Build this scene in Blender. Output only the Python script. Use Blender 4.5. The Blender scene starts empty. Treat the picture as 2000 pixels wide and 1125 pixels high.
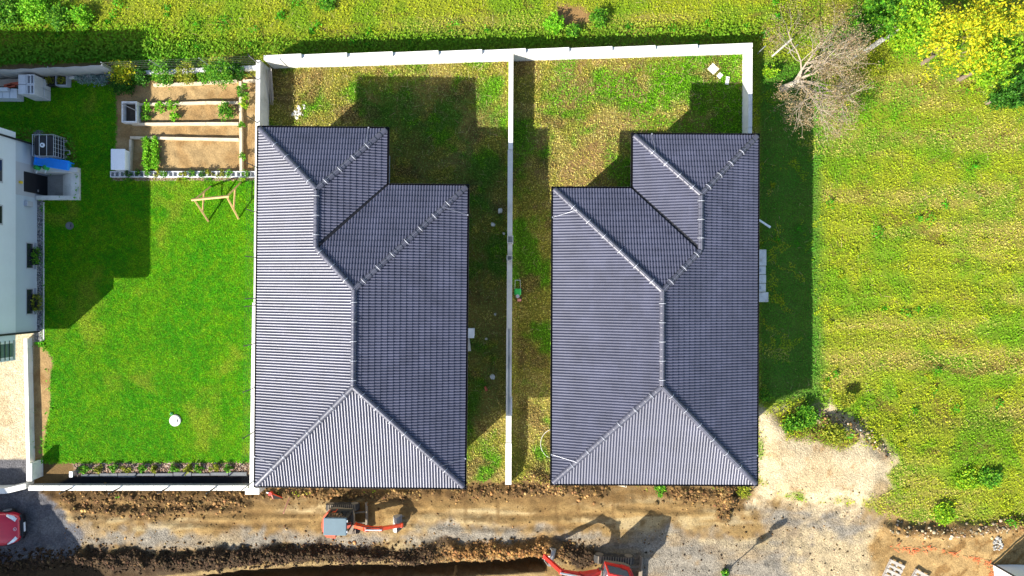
import bpy, math, random
import numpy as np
from mathutils import Vector, Matrix

# ------------------------------------------------------------------ camera, sky, sun, exposure
S = 37.0                       # photograph pixels per metre on the ground
H = 1333.333 / S               # height of the drone
SUN_AZ, SUN_EL = math.radians(228.0), math.radians(36.0)
EXPOSURE = 1.5
scene = bpy.context.scene
cam_d = bpy.data.cameras.new('camera'); cam_d.lens = 24.0; cam_d.sensor_width = 36.0
cam_d.clip_start = 0.1; cam_d.clip_end = 3000.0
cam = bpy.data.objects.new('camera', cam_d); scene.collection.objects.link(cam)
cam.location = (0, 0, H); scene.camera = cam
world = bpy.data.worlds.new('World'); scene.world = world; world.use_nodes = True
wn = world.node_tree.nodes; wl = world.node_tree.links
sky = wn.new('ShaderNodeTexSky'); sky.sky_type = 'NISHITA'; sky.sun_disc = False
sky.sun_elevation = SUN_EL; sky.sun_rotation = SUN_AZ
wn['Background'].inputs['Strength'].default_value = 0.09
wl.new(sky.outputs['Color'], wn['Background'].inputs['Color'])
sun_d = bpy.data.lights.new('sun', 'SUN'); sun_d.energy = 4.3; sun_d.angle = math.radians(0.5)
sun_d.color = (1.0, 0.95, 0.87)
sun = bpy.data.objects.new('sun', sun_d); scene.collection.objects.link(sun)
to_sun = Vector((math.sin(SUN_AZ) * math.cos(SUN_EL), math.cos(SUN_AZ) * math.cos(SUN_EL), math.sin(SUN_EL)))
sun.rotation_euler = (-to_sun).to_track_quat('-Z', 'Y').to_euler(); sun.location = to_sun * 60
vs = scene.view_settings
vs.view_transform = 'Standard'; vs.look = 'None'; vs.exposure = EXPOSURE; vs.gamma = 1.0
scene.cycles.use_denoising = True
scene.cycles.max_bounces = 5; scene.cycles.diffuse_bounces = 3; scene.cycles.glossy_bounces = 3
scene.cycles.transparent_max_bounces = 8

# ------------------------------------------------------------------ helpers
COL = scene.collection
rng = np.random.default_rng(7)
random.seed(7)
K = 2.1                        # linear display value of a sunlit level surface of albedo 1

def P(px, py, z=0.0):
    """world point of height z that stands at this place of the photograph's plane"""
    k = (1.0 - z / H) / S
    return Vector(((px - 1000.0) * k, (562.5 - py) * k, z))
def G(px, py, z=0.0):
    """point z above the ground position given in photograph pixels"""
    return Vector(((px - 1000.0) / S, (562.5 - py) / S, z))
def lin(c):
    c = np.asarray(c, float) / 255.0
    return np.where(c <= 0.04045, c / 12.92, ((c + 0.055) / 1.055) ** 2.4)
def T(r, g, b, f=1.0):
    return np.clip(lin((r, g, b)) / K * f, 0.002, 0.85)

_lat = np.random.default_rng(11).random((16, 256, 256))
def vnoise(x, y, sc, seed=0):
    x = np.asarray(x, float) / sc; y = np.asarray(y, float) / sc; ca, sa = math.cos(0.5 + 1.3 * seed), math.sin(0.5 + 1.3 * seed)
    x, y = x * ca - y * sa + 37.3 * seed, x * sa + y * ca - 19.7 * seed
    x = x + 0.35 * np.sin(y * 1.7 + seed); y = y + 0.35 * np.sin(x * 1.9 - seed)
    xi = np.floor(x).astype(int); yi = np.floor(y).astype(int)
    fx = x - xi; fy = y - yi; fx = fx * fx * (3 - 2 * fx); fy = fy * fy * (3 - 2 * fy)
    L = _lat[seed % 16]
    a = L[xi % 256, yi % 256]; b = L[(xi + 1) % 256, yi % 256]
    c = L[xi % 256, (yi + 1) % 256]; d = L[(xi + 1) % 256, (yi + 1) % 256]
    return (a * (1 - fx) + b * fx) * (1 - fy) + (c * (1 - fx) + d * fx) * fy
def fbm(x, y, sc, seed=0, octv=4):
    t = 0; amp = 1; tot = 0
    for i in range(octv):
        t = t + amp * vnoise(x, y, sc / (2 ** i), seed + i); tot += amp; amp *= 0.55
    return t / tot
def sst(a, b, x):
    t = np.clip((x - a) / (b - a), 0, 1); return t * t * (3 - 2 * t)
def sdpoly(U, V, poly):
    """signed distance to a polygon, negative inside"""
    U = np.asarray(U, float); V = np.asarray(V, float)
    d = np.full(U.shape, 1e18); ins = np.zeros(U.shape, bool)
    n = len(poly)
    for i in range(n):
        x0, y0 = poly[i]; x1, y1 = poly[(i + 1) % n]
        ex, ey = x1 - x0, y1 - y0
        t = np.clip(((U - x0) * ex + (V - y0) * ey) / (ex * ex + ey * ey + 1e-9), 0, 1)
        d = np.minimum(d, (U - x0 - t * ex) ** 2 + (V - y0 - t * ey) ** 2)
        if y0 != y1:
            c = ((y0 > V) != (y1 > V)) & (U < (x1 - x0) * (V - y0) / (y1 - y0) + x0)
            ins ^= c
    d = np.sqrt(d)
    return np.where(ins, -d, d)

def tag(o, label=None, cat=None, group=None, kind=None):
    if label: o['label'] = label
    if cat: o['category'] = cat
    if group: o['group'] = group
    if kind: o['kind'] = kind
    return o
WL = {}
def thing(name, label, cat, loc, group=None):
    o = bpy.data.objects.new(name, None); COL.objects.link(o)
    o.location = loc; o.empty_display_size = 0.2
    WL[o.name] = Vector(loc)
    return tag(o, label, cat, group)
def link_mesh(name, me, mat, parent=None, loc=None):
    o = bpy.data.objects.new(name, me); COL.objects.link(o)
    if mat is not None and not me.materials: me.materials.append(mat)
    wl_ = Vector(loc) if loc is not None else Vector((0, 0, 0))
    if parent is not None:
        o.parent = parent; o.location = wl_ - WL[parent.name]
    else:
        o.location = wl_
    WL[o.name] = wl_
    return o

class M:
    """collects faces in world space; build() links them as one mesh object"""
    def __init__(self, xf=None): self.v = []; self.f = []; self.xf = xf
    def add(self, vs_, fs):
        n = len(self.v)
        if self.xf is not None: vs_ = [self.xf @ Vector(p) for p in vs_]
        self.v += [tuple(p) for p in vs_]; self.f += [tuple(i + n for i in f) for f in fs]
        return self
    def box(self, c, s, rz=0.0, ry=0.0, rx=0.0):
        c = Vector(c); h = Vector(s) * 0.5
        R = Matrix.Rotation(rz, 3, 'Z') @ Matrix.Rotation(ry, 3, 'Y') @ Matrix.Rotation(rx, 3, 'X')
        vs_ = [c + R @ Vector((x * h.x, y * h.y, z * h.z)) for z in (-1, 1) for y in (-1, 1) for x in (-1, 1)]
        return self.add(vs_, [(0, 2, 3, 1), (4, 5, 7, 6), (0, 1, 5, 4), (2, 6, 7, 3), (0, 4, 6, 2), (1, 3, 7, 5)])
    def bx(self, x0, x1, y0, y1, z0, z1):
        return self.box(((x0 + x1) / 2, (y0 + y1) / 2, (z0 + z1) / 2), (abs(x1 - x0), abs(y1 - y0), abs(z1 - z0)))
    def bev(self, c, s, b=0.02, rz=0.0):
        """box with chamfered edges"""
        c = Vector(c); hx, hy, hz = s[0] / 2, s[1] / 2, s[2] / 2
        R = Matrix.Rotation(rz, 3, 'Z')
        def ring(ix, z):
            return [(-hx + ix, -hy, z), (hx - ix, -hy, z), (hx, -hy + ix, z), (hx, hy - ix, z),
                    (hx - ix, hy, z), (-hx + ix, hy, z), (-hx, hy - ix, z), (-hx, -hy + ix, z)]
        def shr(r, b_): return [(x * (hx - b_) / hx, y * (hy - b_) / hy, z) for x, y, z in r]
        rs = [shr(ring(b, -hz), b), ring(b, -hz + b), ring(b, hz - b), shr(ring(b, hz), b)]
        vs_ = [c + R @ Vector(p) for r in rs for p in r]
        fs = [tuple(range(7, -1, -1)), tuple(range(24, 32))]
        for k in range(3):
            for i in range(8):
                j = (i + 1) % 8; fs.append((k * 8 + i, k * 8 + j, k * 8 + 8 + j, k * 8 + 8 + i))
        return self.add(vs_, fs)
    def prism(self, poly, z0, z1):
        """poly: list of (x, y), any winding"""
        a = sum(poly[i][0] * poly[(i + 1) % len(poly)][1] - poly[(i + 1) % len(poly)][0] * poly[i][1] for i in range(len(poly)))
        if a < 0: poly = poly[::-1]
        n = len(poly)
        zt = z1 if isinstance(z1, (list, tuple)) else [z1] * n
        if a < 0 and isinstance(z1, (list, tuple)): zt = zt[::-1]
        vs_ = [(x, y, z0) for x, y in poly] + [(p[0], p[1], z) for p, z in zip(poly, zt)]
        fs = [tuple(range(n - 1, -1, -1)), tuple(range(n, 2 * n))]
        fs += [(i, (i + 1) % n, n + (i + 1) % n, n + i) for i in range(n)]
        return self.add(vs_, fs)
    def tube(self, pts, r, n=6, cap=True):
        pts = [Vector(p) for p in pts]; m = len(pts)
        rs = r if isinstance(r, (list, tuple)) else [r] * m
        vs_ = []; fs = []
        up = None
        for i, p in enumerate(pts):
            d = (pts[min(i + 1, m - 1)] - pts[max(i - 1, 0)])
            d = d.normalized() if d.length > 1e-9 else Vector((0, 0, 1))
            if up is None: up = Vector((0, 0, 1)) if abs(d.z) < 0.9 else Vector((1, 0, 0))
            a = d.cross(up); a = a.normalized() if a.length > 1e-6 else d.orthogonal().normalized()
            b = a.cross(d); up = b
            for k in range(n):
                t = 2 * math.pi * k / n
                vs_.append(p + (a * math.cos(t) + b * math.sin(t)) * rs[i])
        for i in range(m - 1):
            for k in range(n):
                q = (k + 1) % n
                fs.append((i * n + k, i * n + q, i * n + n + q, i * n + n + k))
        if cap: fs += [tuple(range(n - 1, -1, -1)), tuple(range((m - 1) * n, m * n))]
        return self.add(vs_, fs)
    def cyl(self, c, r, h, n=16, axis='Z', r2=None):
        c = Vector(c); d = {'X': Vector((1, 0, 0)), 'Y': Vector((0, 1, 0)), 'Z': Vector((0, 0, 1))}[axis]
        return self.tube([c - d * h / 2, c + d * h / 2], [r, r if r2 is None else r2], n)
    def loft(self, rings, cap=True):
        n = len(rings[0]); vs_ = [p for r in rings for p in r]; fs = []
        for i in range(len(rings) - 1):
            for k in range(n):
                q = (k + 1) % n; fs.append((i * n + k, i * n + q, i * n + n + q, i * n + n + k))
        if cap: fs += [tuple(range(n - 1, -1, -1)), tuple(range((len(rings) - 1) * n, len(rings) * n))]
        return self.add(vs_, fs)
    def quad(self, a, b, c, d): return self.add([a, b, c, d], [(0, 1, 2, 3)])
    def build(self, name, mat, parent=None, smooth=False, label=None):
        me = bpy.data.meshes.new(name); me.from_pydata(self.v, [], self.f); me.update()
        if smooth: me.polygons.foreach_set('use_smooth', [True] * len(me.polygons))
        o = link_mesh(name, me, mat, parent)
        if label: o['label'] = label
        return o

def np_mesh(name, verts, faces, mat, cols=None, smooth=False, parent=None, normals_up=False):
    """verts (n,3), faces (m,k) as arrays; cols (n,3) stored as point colour"""
    verts = np.ascontiguousarray(verts, np.float32); faces = np.ascontiguousarray(faces, np.int32)
    m, k = faces.shape
    me = bpy.data.meshes.new(name)
    me.vertices.add(len(verts)); me.vertices.foreach_set('co', verts.ravel())
    me.loops.add(m * k); me.loops.foreach_set('vertex_index', faces.ravel())
    me.polygons.add(m); me.polygons.foreach_set('loop_start', np.arange(0, m * k, k, dtype=np.int32))
    me.polygons.foreach_set('loop_total', np.full(m, k, np.int32))
    if smooth: me.polygons.foreach_set('use_smooth', np.ones(m, bool))
    if cols is not None:
        at = me.color_attributes.new('Col', 'FLOAT_COLOR', 'POINT')
        c4 = np.ones((len(verts), 4), np.float32); c4[:, :cols.shape[1]] = cols
        at.data.foreach_set('color', c4.ravel())
    me.update(calc_edges=True)
    return link_mesh(name, me, mat, parent)

# ------------------------------------------------------------------ materials
def mat_nodes(name):
    m = bpy.data.materials.new(name); m.use_nodes = True
    nt = m.node_tree; return m, nt, nt.nodes, nt.links, nt.nodes['Principled BSDF']
def noise_node(nt, scale, detail=4.0, rough=0.6, vec=None):
    n = nt.nodes.new('ShaderNodeTexNoise'); n.inputs['Scale'].default_value = scale
    n.inputs['Detail'].default_value = detail; n.inputs['Roughness'].default_value = rough
    if vec is not None: nt.links.new(vec, n.inputs['Vector'])
    return n
def remap(nt, sock, a, b, c, d):
    n = nt.nodes.new('ShaderNodeMapRange'); n.inputs[1].default_value = a; n.inputs[2].default_value = b
    n.inputs[3].default_value = c; n.inputs[4].default_value = d
    nt.links.new(sock, n.inputs[0]); return n.outputs[0]
def mulcol(nt, col, fac):
    n = nt.nodes.new('ShaderNodeVectorMath'); n.operation = 'SCALE'
    nt.links.new(col, n.inputs[0]); nt.links.new(fac, n.inputs['Scale']); return n.outputs[0]
def surf(name, rgb, rough=0.7, metal=0.0, var=0.25, scale=3.0, fine=40.0, fvar=0.15, bump=0.0, spec=0.4, stain=None, coat=0.0):
    """plain painted, stone, metal or timber surface with uneven tone"""
    m, nt, N, Lk, b = mat_nodes(name)
    geo = N.new('ShaderNodeNewGeometry')
    n1 = noise_node(nt, scale, 5, 0.65, geo.outputs['Position']); n2 = noise_node(nt, fine, 3, 0.6, geo.outputs['Position'])
    f1 = remap(nt, n1.outputs['Fac'], 0.25, 0.75, 1 - var, 1 + var); f2 = remap(nt, n2.outputs['Fac'], 0.2, 0.8, 1 - fvar, 1 + fvar)
    mm = N.new('ShaderNodeMath'); mm.operation = 'MULTIPLY'; Lk.new(f1, mm.inputs[0]); Lk.new(f2, mm.inputs[1])
    rgbn = N.new('ShaderNodeRGB'); rgbn.outputs[0].default_value = (*[float(x) for x in rgb], 1)
    col = rgbn.outputs[0]
    if stain is not None:
        n3 = noise_node(nt, scale * 0.6, 6, 0.7, geo.outputs['Position'])
        mx = N.new('ShaderNodeMix'); mx.data_type = 'RGBA'
        Lk.new(remap(nt, n3.outputs['Fac'], 0.52, 0.7, 0, 1), mx.inputs[0])
        Lk.new(col, mx.inputs[6]); mx.inputs[7].default_value = (*[float(x) for x in stain], 1)
        col = mx.outputs[2]
    Lk.new(mulcol(nt, col, mm.outputs[0]), b.inputs['Base Color'])
    b.inputs['Roughness'].default_value = rough; b.inputs['Metallic'].default_value = metal
    b.inputs['Specular IOR Level'].default_value = spec
    b.inputs['Coat Weight'].default_value = coat
    if bump:
        bn = N.new('ShaderNodeBump'); bn.inputs['Strength'].default_value = bump; bn.inputs['Distance'].default_value = 0.02
        Lk.new(n2.outputs['Fac'], bn.inputs['Height']); Lk.new(bn.outputs['Normal'], b.inputs['Normal'])
    return m
def leafmat(name, trans=0.25, rough=0.55):
    m, nt, N, Lk, b = mat_nodes(name)
    at = N.new('ShaderNodeAttribute'); at.attribute_name = 'Col'
    Lk.new(at.outputs['Color'], b.inputs['Base Color'])
    b.inputs['Roughness'].default_value = rough; b.inputs['Specular IOR Level'].default_value = 0.12
    tr = N.new('ShaderNodeBsdfTranslucent'); Lk.new(at.outputs['Color'], tr.inputs['Color'])
    mx = N.new('ShaderNodeMixShader'); mx.inputs[0].default_value = trans
    Lk.new(b.outputs[0], mx.inputs[1]); Lk.new(tr.outputs[0], mx.inputs[2])
    Lk.new(mx.outputs[0], N['Material Output'].inputs['Surface'])
    return m
def ground_mat(name, rough=0.9):
    """Col = cover colour per place, alpha = how gravelly"""
    m, nt, N, Lk, b = mat_nodes(name)
    at = N.new('ShaderNodeAttribute'); at.attribute_name = 'Col'
    geo = N.new('ShaderNodeNewGeometry'); pos = geo.outputs['Position']
    n1 = noise_node(nt, 2.3, 6, 0.7, pos); n2 = noise_node(nt, 14.0, 5, 0.7, pos)
    vo = N.new('ShaderNodeTexVoronoi'); vo.inputs['Scale'].default_value = 16.0; Lk.new(pos, vo.inputs['Vector'])
    sep = N.new('ShaderNodeSeparateColor'); Lk.new(vo.outputs['Color'], sep.inputs[0])
    f1 = remap(nt, n1.outputs['Fac'], 0.3, 0.7, 0.82, 1.18); f2 = remap(nt, n2.outputs['Fac'], 0.25, 0.75, 0.62, 1.38)
    fv = remap(nt, sep.outputs[0], 0, 1, 0.6, 1.45)
    one = N.new('ShaderNodeMix'); one.data_type = 'FLOAT'; one.inputs[2].default_value = 1.0
    Lk.new(at.outputs['Alpha'], one.inputs[0]); Lk.new(fv, one.inputs[3])
    a = N.new('ShaderNodeMath'); a.operation = 'MULTIPLY'; Lk.new(f1, a.inputs[0]); Lk.new(f2, a.inputs[1])
    c = N.new('ShaderNodeMath'); c.operation = 'MULTIPLY'; Lk.new(a.outputs[0], c.inputs[0]); Lk.new(one.outputs[0], c.inputs[1])
    Lk.new(mulcol(nt, at.outputs['Color'], c.outputs[0]), b.inputs['Base Color'])
    b.inputs['Roughness'].default_value = rough; b.inputs['Specular IOR Level'].default_value = 0.15
    ad = N.new('ShaderNodeMath'); ad.operation = 'ADD'; Lk.new(n2.outputs['Fac'], ad.inputs[0])
    vm = N.new('ShaderNodeMath'); vm.operation = 'MULTIPLY'; Lk.new(vo.outputs['Distance'], vm.inputs[0]); Lk.new(at.outputs['Alpha'], vm.inputs[1])
    sb = N.new('ShaderNodeMath'); sb.operation = 'SUBTRACT'; Lk.new(ad.outputs[0], sb.inputs[0]); Lk.new(vm.outputs[0], sb.inputs[1])
    ad.inputs[1].default_value = 0.0
    bn = N.new('ShaderNodeBump'); bn.inputs['Strength'].default_value = 0.7; bn.inputs['Distance'].default_value = 0.05
    Lk.new(sb.outputs[0], bn.inputs['Height']); Lk.new(bn.outputs['Normal'], b.inputs['Normal'])
    return m
def vcol_mat(name, rough=0.9, bump=0.4, scale=25.0):
    m, nt, N, Lk, b = mat_nodes(name)
    at = N.new('ShaderNodeAttribute'); at.attribute_name = 'Col'
    geo = N.new('ShaderNodeNewGeometry'); n2 = noise_node(nt, scale, 4, 0.65, geo.outputs['Position'])
    Lk.new(mulcol(nt, at.outputs['Color'], remap(nt, n2.outputs['Fac'], 0.25, 0.75, 0.7, 1.3)), b.inputs['Base Color'])
    b.inputs['Roughness'].default_value = rough; b.inputs['Specular IOR Level'].default_value = 0.2
    bn = N.new('ShaderNodeBump'); bn.inputs['Strength'].default_value = bump; bn.inputs['Distance'].default_value = 0.02
    Lk.new(n2.outputs['Fac'], bn.inputs['Height']); Lk.new(bn.outputs['Normal'], b.inputs['Normal'])
    return m
def glass(name, rgb=(0.02, 0.025, 0.03), rough=0.06):
    m = surf(name, rgb, rough, 0, 0.05, 2, 10, 0.05, spec=0.9); return m
def tile_mat(name, rgb):
    m, nt, N, Lk, b = mat_nodes(name)
    geo = N.new('ShaderNodeNewGeometry'); pos = geo.outputs['Position']
    n1 = noise_node(nt, 0.9, 4, 0.6, pos); n2 = noise_node(nt, 22.0, 4, 0.65, pos)
    w = N.new('ShaderNodeTexWhiteNoise'); w.noise_dimensions = '3D'
    sn = N.new('ShaderNodeVectorMath'); sn.operation = 'SNAP'; sn.inputs[1].default_value = (0.27, 0.27, 10); Lk.new(pos, sn.inputs[0]); Lk.new(sn.outputs[0], w.inputs['Vector'])
    f = N.new('ShaderNodeMath'); f.operation = 'MULTIPLY'
    Lk.new(remap(nt, n1.outputs['Fac'], 0.3, 0.7, 0.8, 1.2), f.inputs[0]); Lk.new(remap(nt, n2.outputs['Fac'], 0.2, 0.8, 0.85, 1.15), f.inputs[1])
    f2 = N.new('ShaderNodeMath'); f2.operation = 'MULTIPLY'; Lk.new(f.outputs[0], f2.inputs[0]); Lk.new(remap(nt, w.outputs['Value'], 0, 1, 0.94, 1.06), f2.inputs[1])
    c = N.new('ShaderNodeRGB'); c.outputs[0].default_value = (*rgb, 1)
    Lk.new(mulcol(nt, c.outputs[0], f2.outputs[0]), b.inputs['Base Color'])
    Lk.new(remap(nt, n2.outputs['Fac'], 0.2, 0.8, 0.37, 0.5), b.inputs['Roughness'])
    b.inputs['Specular IOR Level'].default_value = 0.65
    return m

MT = {}
MT['ground'] = ground_mat('ground_cover'); MT['leaf'] = leafmat('leaf'); MT['grass'] = leafmat('grass_blade', 0.3, 0.7)
MT['straw'] = leafmat('dry_stalk', 0.1, 0.8); MT['clod'] = vcol_mat('soil_clod'); MT['stone'] = vcol_mat('pebble', 0.8, 0.2, 60)
MT['tile'] = tile_mat('anthracite_roof_tile', (0.055, 0.057, 0.086)); MT['cap'] = tile_mat('anthracite_ridge_tile', (0.062, 0.062, 0.084))
MT['gutter'] = surf('black_gutter', (0.008, 0.008, 0.01), 0.45, 0, 0.2)
MT['render'] = surf('white_render', (0.72, 0.71, 0.68), 0.85, 0, 0.06, 1.2, 60, 0.06, 0.1)
MT['render_grey'] = surf('grey_render', (0.36, 0.38, 0.42), 0.85, 0, 0.05, 1.2, 60, 0.05, 0.1)
MT['render_pale'] = surf('pale_blue_render', (0.60, 0.66, 0.72), 0.85, 0, 0.05, 0.8, 60, 0.05, 0.1)
MT['render_low'] = surf('blue_grey_render', (0.40, 0.47, 0.54), 0.85, 0, 0.05, 0.8, 60, 0.05, 0.1)
MT['concrete'] = surf('pale_concrete', (0.60, 0.58, 0.52), 0.9, 0, 0.12, 1.5, 30, 0.14, 0.25, stain=(0.42, 0.41, 0.36))
MT['concrete_white'] = surf('limewashed_concrete', (0.66, 0.64, 0.58), 0.9, 0, 0.12, 1.2, 30, 0.12, 0.2, stain=(0.46, 0.44, 0.39))
MT['concrete_dark'] = surf('grey_concrete', (0.33, 0.32, 0.29), 0.9, 0, 0.15, 2.5, 30, 0.18, 0.3, stain=(0.22, 0.21, 0.18))
MT['render_dark'] = surf('dark_slab', (0.13, 0.135, 0.14), 0.9, 0, 0.2, 3, 40, 0.2)
MT['block'] = surf('grey_hollow_block', (0.50, 0.51, 0.52), 0.95, 0, 0.12, 3, 45, 0.2, 0.4)
MT['aac'] = surf('aerated_block', (0.62, 0.66, 0.70), 0.95, 0, 0.06, 3, 45, 0.1, 0.3)
MT['timber'] = surf('weathered_timber', (0.46, 0.38, 0.27), 0.85, 0, 0.2, 4, 35, 0.2, 0.2, stain=(0.30, 0.25, 0.18))
MT['timber_new'] = surf('fresh_pine', (0.52, 0.34, 0.14), 0.7, 0, 0.15, 5, 35, 0.15, 0.1)
MT['timber_grey'] = surf('grey_timber', (0.36, 0.32, 0.27), 0.9, 0, 0.2, 5, 35, 0.25, 0.2)
MT['steel'] = surf('galvanised_steel', (0.55, 0.57, 0.58), 0.4, 0.7, 0.15, 6, 40, 0.1)
MT['dark_metal'] = surf('dark_metal', (0.035, 0.037, 0.04), 0.5, 0.4, 0.2)
MT['wire'] = surf('white_conductor', (0.60, 0.61, 0.64), 0.45, 0.3, 0.1)
MT['conductor'] = surf('grey_conductor', (0.30, 0.31, 0.34), 0.4, 0.4, 0.1)
MT['black'] = surf('black_plastic', (0.012, 0.012, 0.014), 0.45, 0, 0.3, 4)
MT['rubber'] = surf('rubber', (0.03, 0.028, 0.025), 0.85, 0, 0.4, 6, 40, 0.3, 0.3, stain=(0.16, 0.12, 0.08))
MT['white'] = surf('white_paint', (0.78, 0.79, 0.80), 0.5, 0, 0.05, 2)
MT['white_dirty'] = surf('dirty_white', (0.66, 0.64, 0.60), 0.8, 0, 0.15, 5, 40, 0.2, 0.2, stain=(0.45, 0.4, 0.32))
MT['blue'] = surf('blue_plastic', (0.015, 0.30, 0.90), 0.45, 0, 0.1, 3)
MT['green'] = surf('green_plastic', (0.03, 0.42, 0.08), 0.45, 0, 0.15, 5)
MT['glass'] = glass('window_glass'); MT['glass_sky'] = glass('bright_glass', (0.10, 0.13, 0.16), 0.12)
MT['red_car'] = surf('red_car_paint', (0.52, 0.008, 0.03), 0.28, 0.15, 0.08, 3, 30, 0.05, spec=0.6, coat=0.6)
MT['orange'] = surf('orange_red_paint', (0.72, 0.07, 0.015), 0.4, 0, 0.12, 4, 40, 0.12, spec=0.5, stain=(0.5, 0.1, 0.04))
MT['red'] = surf('red_paint', (0.62, 0.03, 0.02), 0.38, 0, 0.12, 4, 40, 0.1, spec=0.5)
MT['cab_roof'] = surf('grey_blue_roof', (0.085, 0.135, 0.16), 0.5, 0, 0.08, 3, 30, 0.08)
MT['mud'] = surf('muddy_steel', (0.22, 0.18, 0.13), 0.85, 0.1, 0.3, 5, 40, 0.3, 0.4)
MT['lamp'] = surf('clear_headlight', (0.75, 0.78, 0.8), 0.15, 0.2, 0.1, 20)
MT['door'] = surf('anthracite_door', (0.012, 0.012, 0.016), 0.5, 0, 0.1)
MT['fabric'] = surf('pale_screen_fabric', (0.34, 0.34, 0.33), 0.95, 0, 0.08, 3, 60, 0.15)
MT['soil_dark'] = surf('potting_soil', (0.05, 0.04, 0.03), 0.95, 0, 0.4, 8, 40, 0.3, 0.5)
MT['bark'] = surf('pale_bark', (0.36, 0.31, 0.24), 0.9, 0, 0.25, 6, 40, 0.25, 0.3)
MT['bark_dark'] = surf('brown_bark', (0.16, 0.12, 0.08), 0.9, 0, 0.25, 6, 40, 0.25, 0.3)
MT['brick'] = surf('red_brick', (0.48, 0.11, 0.06), 0.9, 0, 0.2, 5)
MT['pink'] = surf('faded_red_white_tape', (0.62, 0.25, 0.2), 0.7, 0, 0.2, 8)
MT['netting'] = surf('orange_netting', (0.75, 0.16, 0.05), 0.6, 0, 0.15, 8)
MT['sign_yellow'] = surf('sign_yellow', (0.75, 0.5, 0.03), 0.5); MT['sign_white'] = surf('sign_white', (0.8, 0.8, 0.8), 0.5); MT['sign_red'] = surf('sign_red', (0.6, 0.02, 0.02), 0.5)

# ------------------------------------------------------------------ ground: relief and cover
def seg_dist(U, V, pts):
    d = np.full(np.shape(U), 1e9); tt = np.zeros(np.shape(U)); L = 0
    for (x0, y0), (x1, y1) in zip(pts[:-1], pts[1:]):
        ex, ey = x1 - x0, y1 - y0; l = math.hypot(ex, ey)
        t = np.clip(((U - x0) * ex + (V - y0) * ey) / (l * l), 0, 1)
        q = np.hypot(U - x0 - t * ex, V - y0 - t * ey)
        tt = np.where(q < d, L + t * l, tt); d = np.minimum(d, q); L += l
    return d
LAWN = [(-40, 172), (150, 160), (226, 168), (226, 290), (218, 352), (505, 352), (496, 903), (85, 903), (84, 872), (97, 800), (98, 700), (83, 668), (85, 392), (155, 390), (155, 330), (142, 262), (-40, 240)]
SOIL = [(226, 172), (300, 158), (508, 150), (504, 336), (226, 336)]
DRIVE = [(-300, 652), (52, 652), (47, 905), (-300, 912)]
ASPH = [(-300, 905), (46, 903), (64, 948), (105, 975), (130, 1010), (160, 1050), (150, 1085), (60, 1092), (-300, 1100)]
STRIP = [(62, 668), (82, 668), (98, 700), (97, 800), (86, 872), (84, 903), (62, 903)]
BED = [(62, 903), (490, 902), (490, 950), (62, 950)]
BEDG = [(142, 905), (488, 904), (488, 928), (150, 930)]
ROAD = [(-300, 962), (66, 958), (500, 960), (900, 952), (1075, 945), (1300, 948), (1480, 948), (1560, 975), (1690, 985), (1735, 1015), (1990, 1022), (2500, 1030), (2500, 1500), (-300, 1500)]
SAND = [(1476, 800), (1520, 800), (1600, 812), (1660, 805), (1705, 835), (1738, 885), (1733, 950), (1700, 995), (1600, 985), (1476, 972)]
YARD1 = [(520, 128), (990, 112), (990, 950), (520, 950)]
YARD2 = [(1000, 112), (1455, 95), (1455, 260), (1478, 300), (1478, 948), (1000, 945)]
TRENCH = [(-60, 1168), (300, 1150), (470, 1130), (560, 1122), (880, 1112), (1065, 1102)]
HEAP = [(-60, 1098), (60, 1094), (110, 1085), (250, 1093), (480, 1090), (560, 1082), (650, 1080), (800, 1090), (870, 1080), (960, 1078), (1060, 1072), (1120, 1080), (1150, 1086)]
CLODS = [[(85, 975), (200, 968), (330, 975), (480, 966)], [(505, 965), (600, 962), (760, 966), (850, 958)], [(880, 962), (980, 958), (1100, 955), (1180, 962)], [(1300, 968), (1380, 965), (1425, 975), (1412, 1010)], [(1425, 955), (1416, 985)], [(1040, 925), (1090, 950)], [(150, 992), (300, 1000), (480, 985)]]

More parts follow.
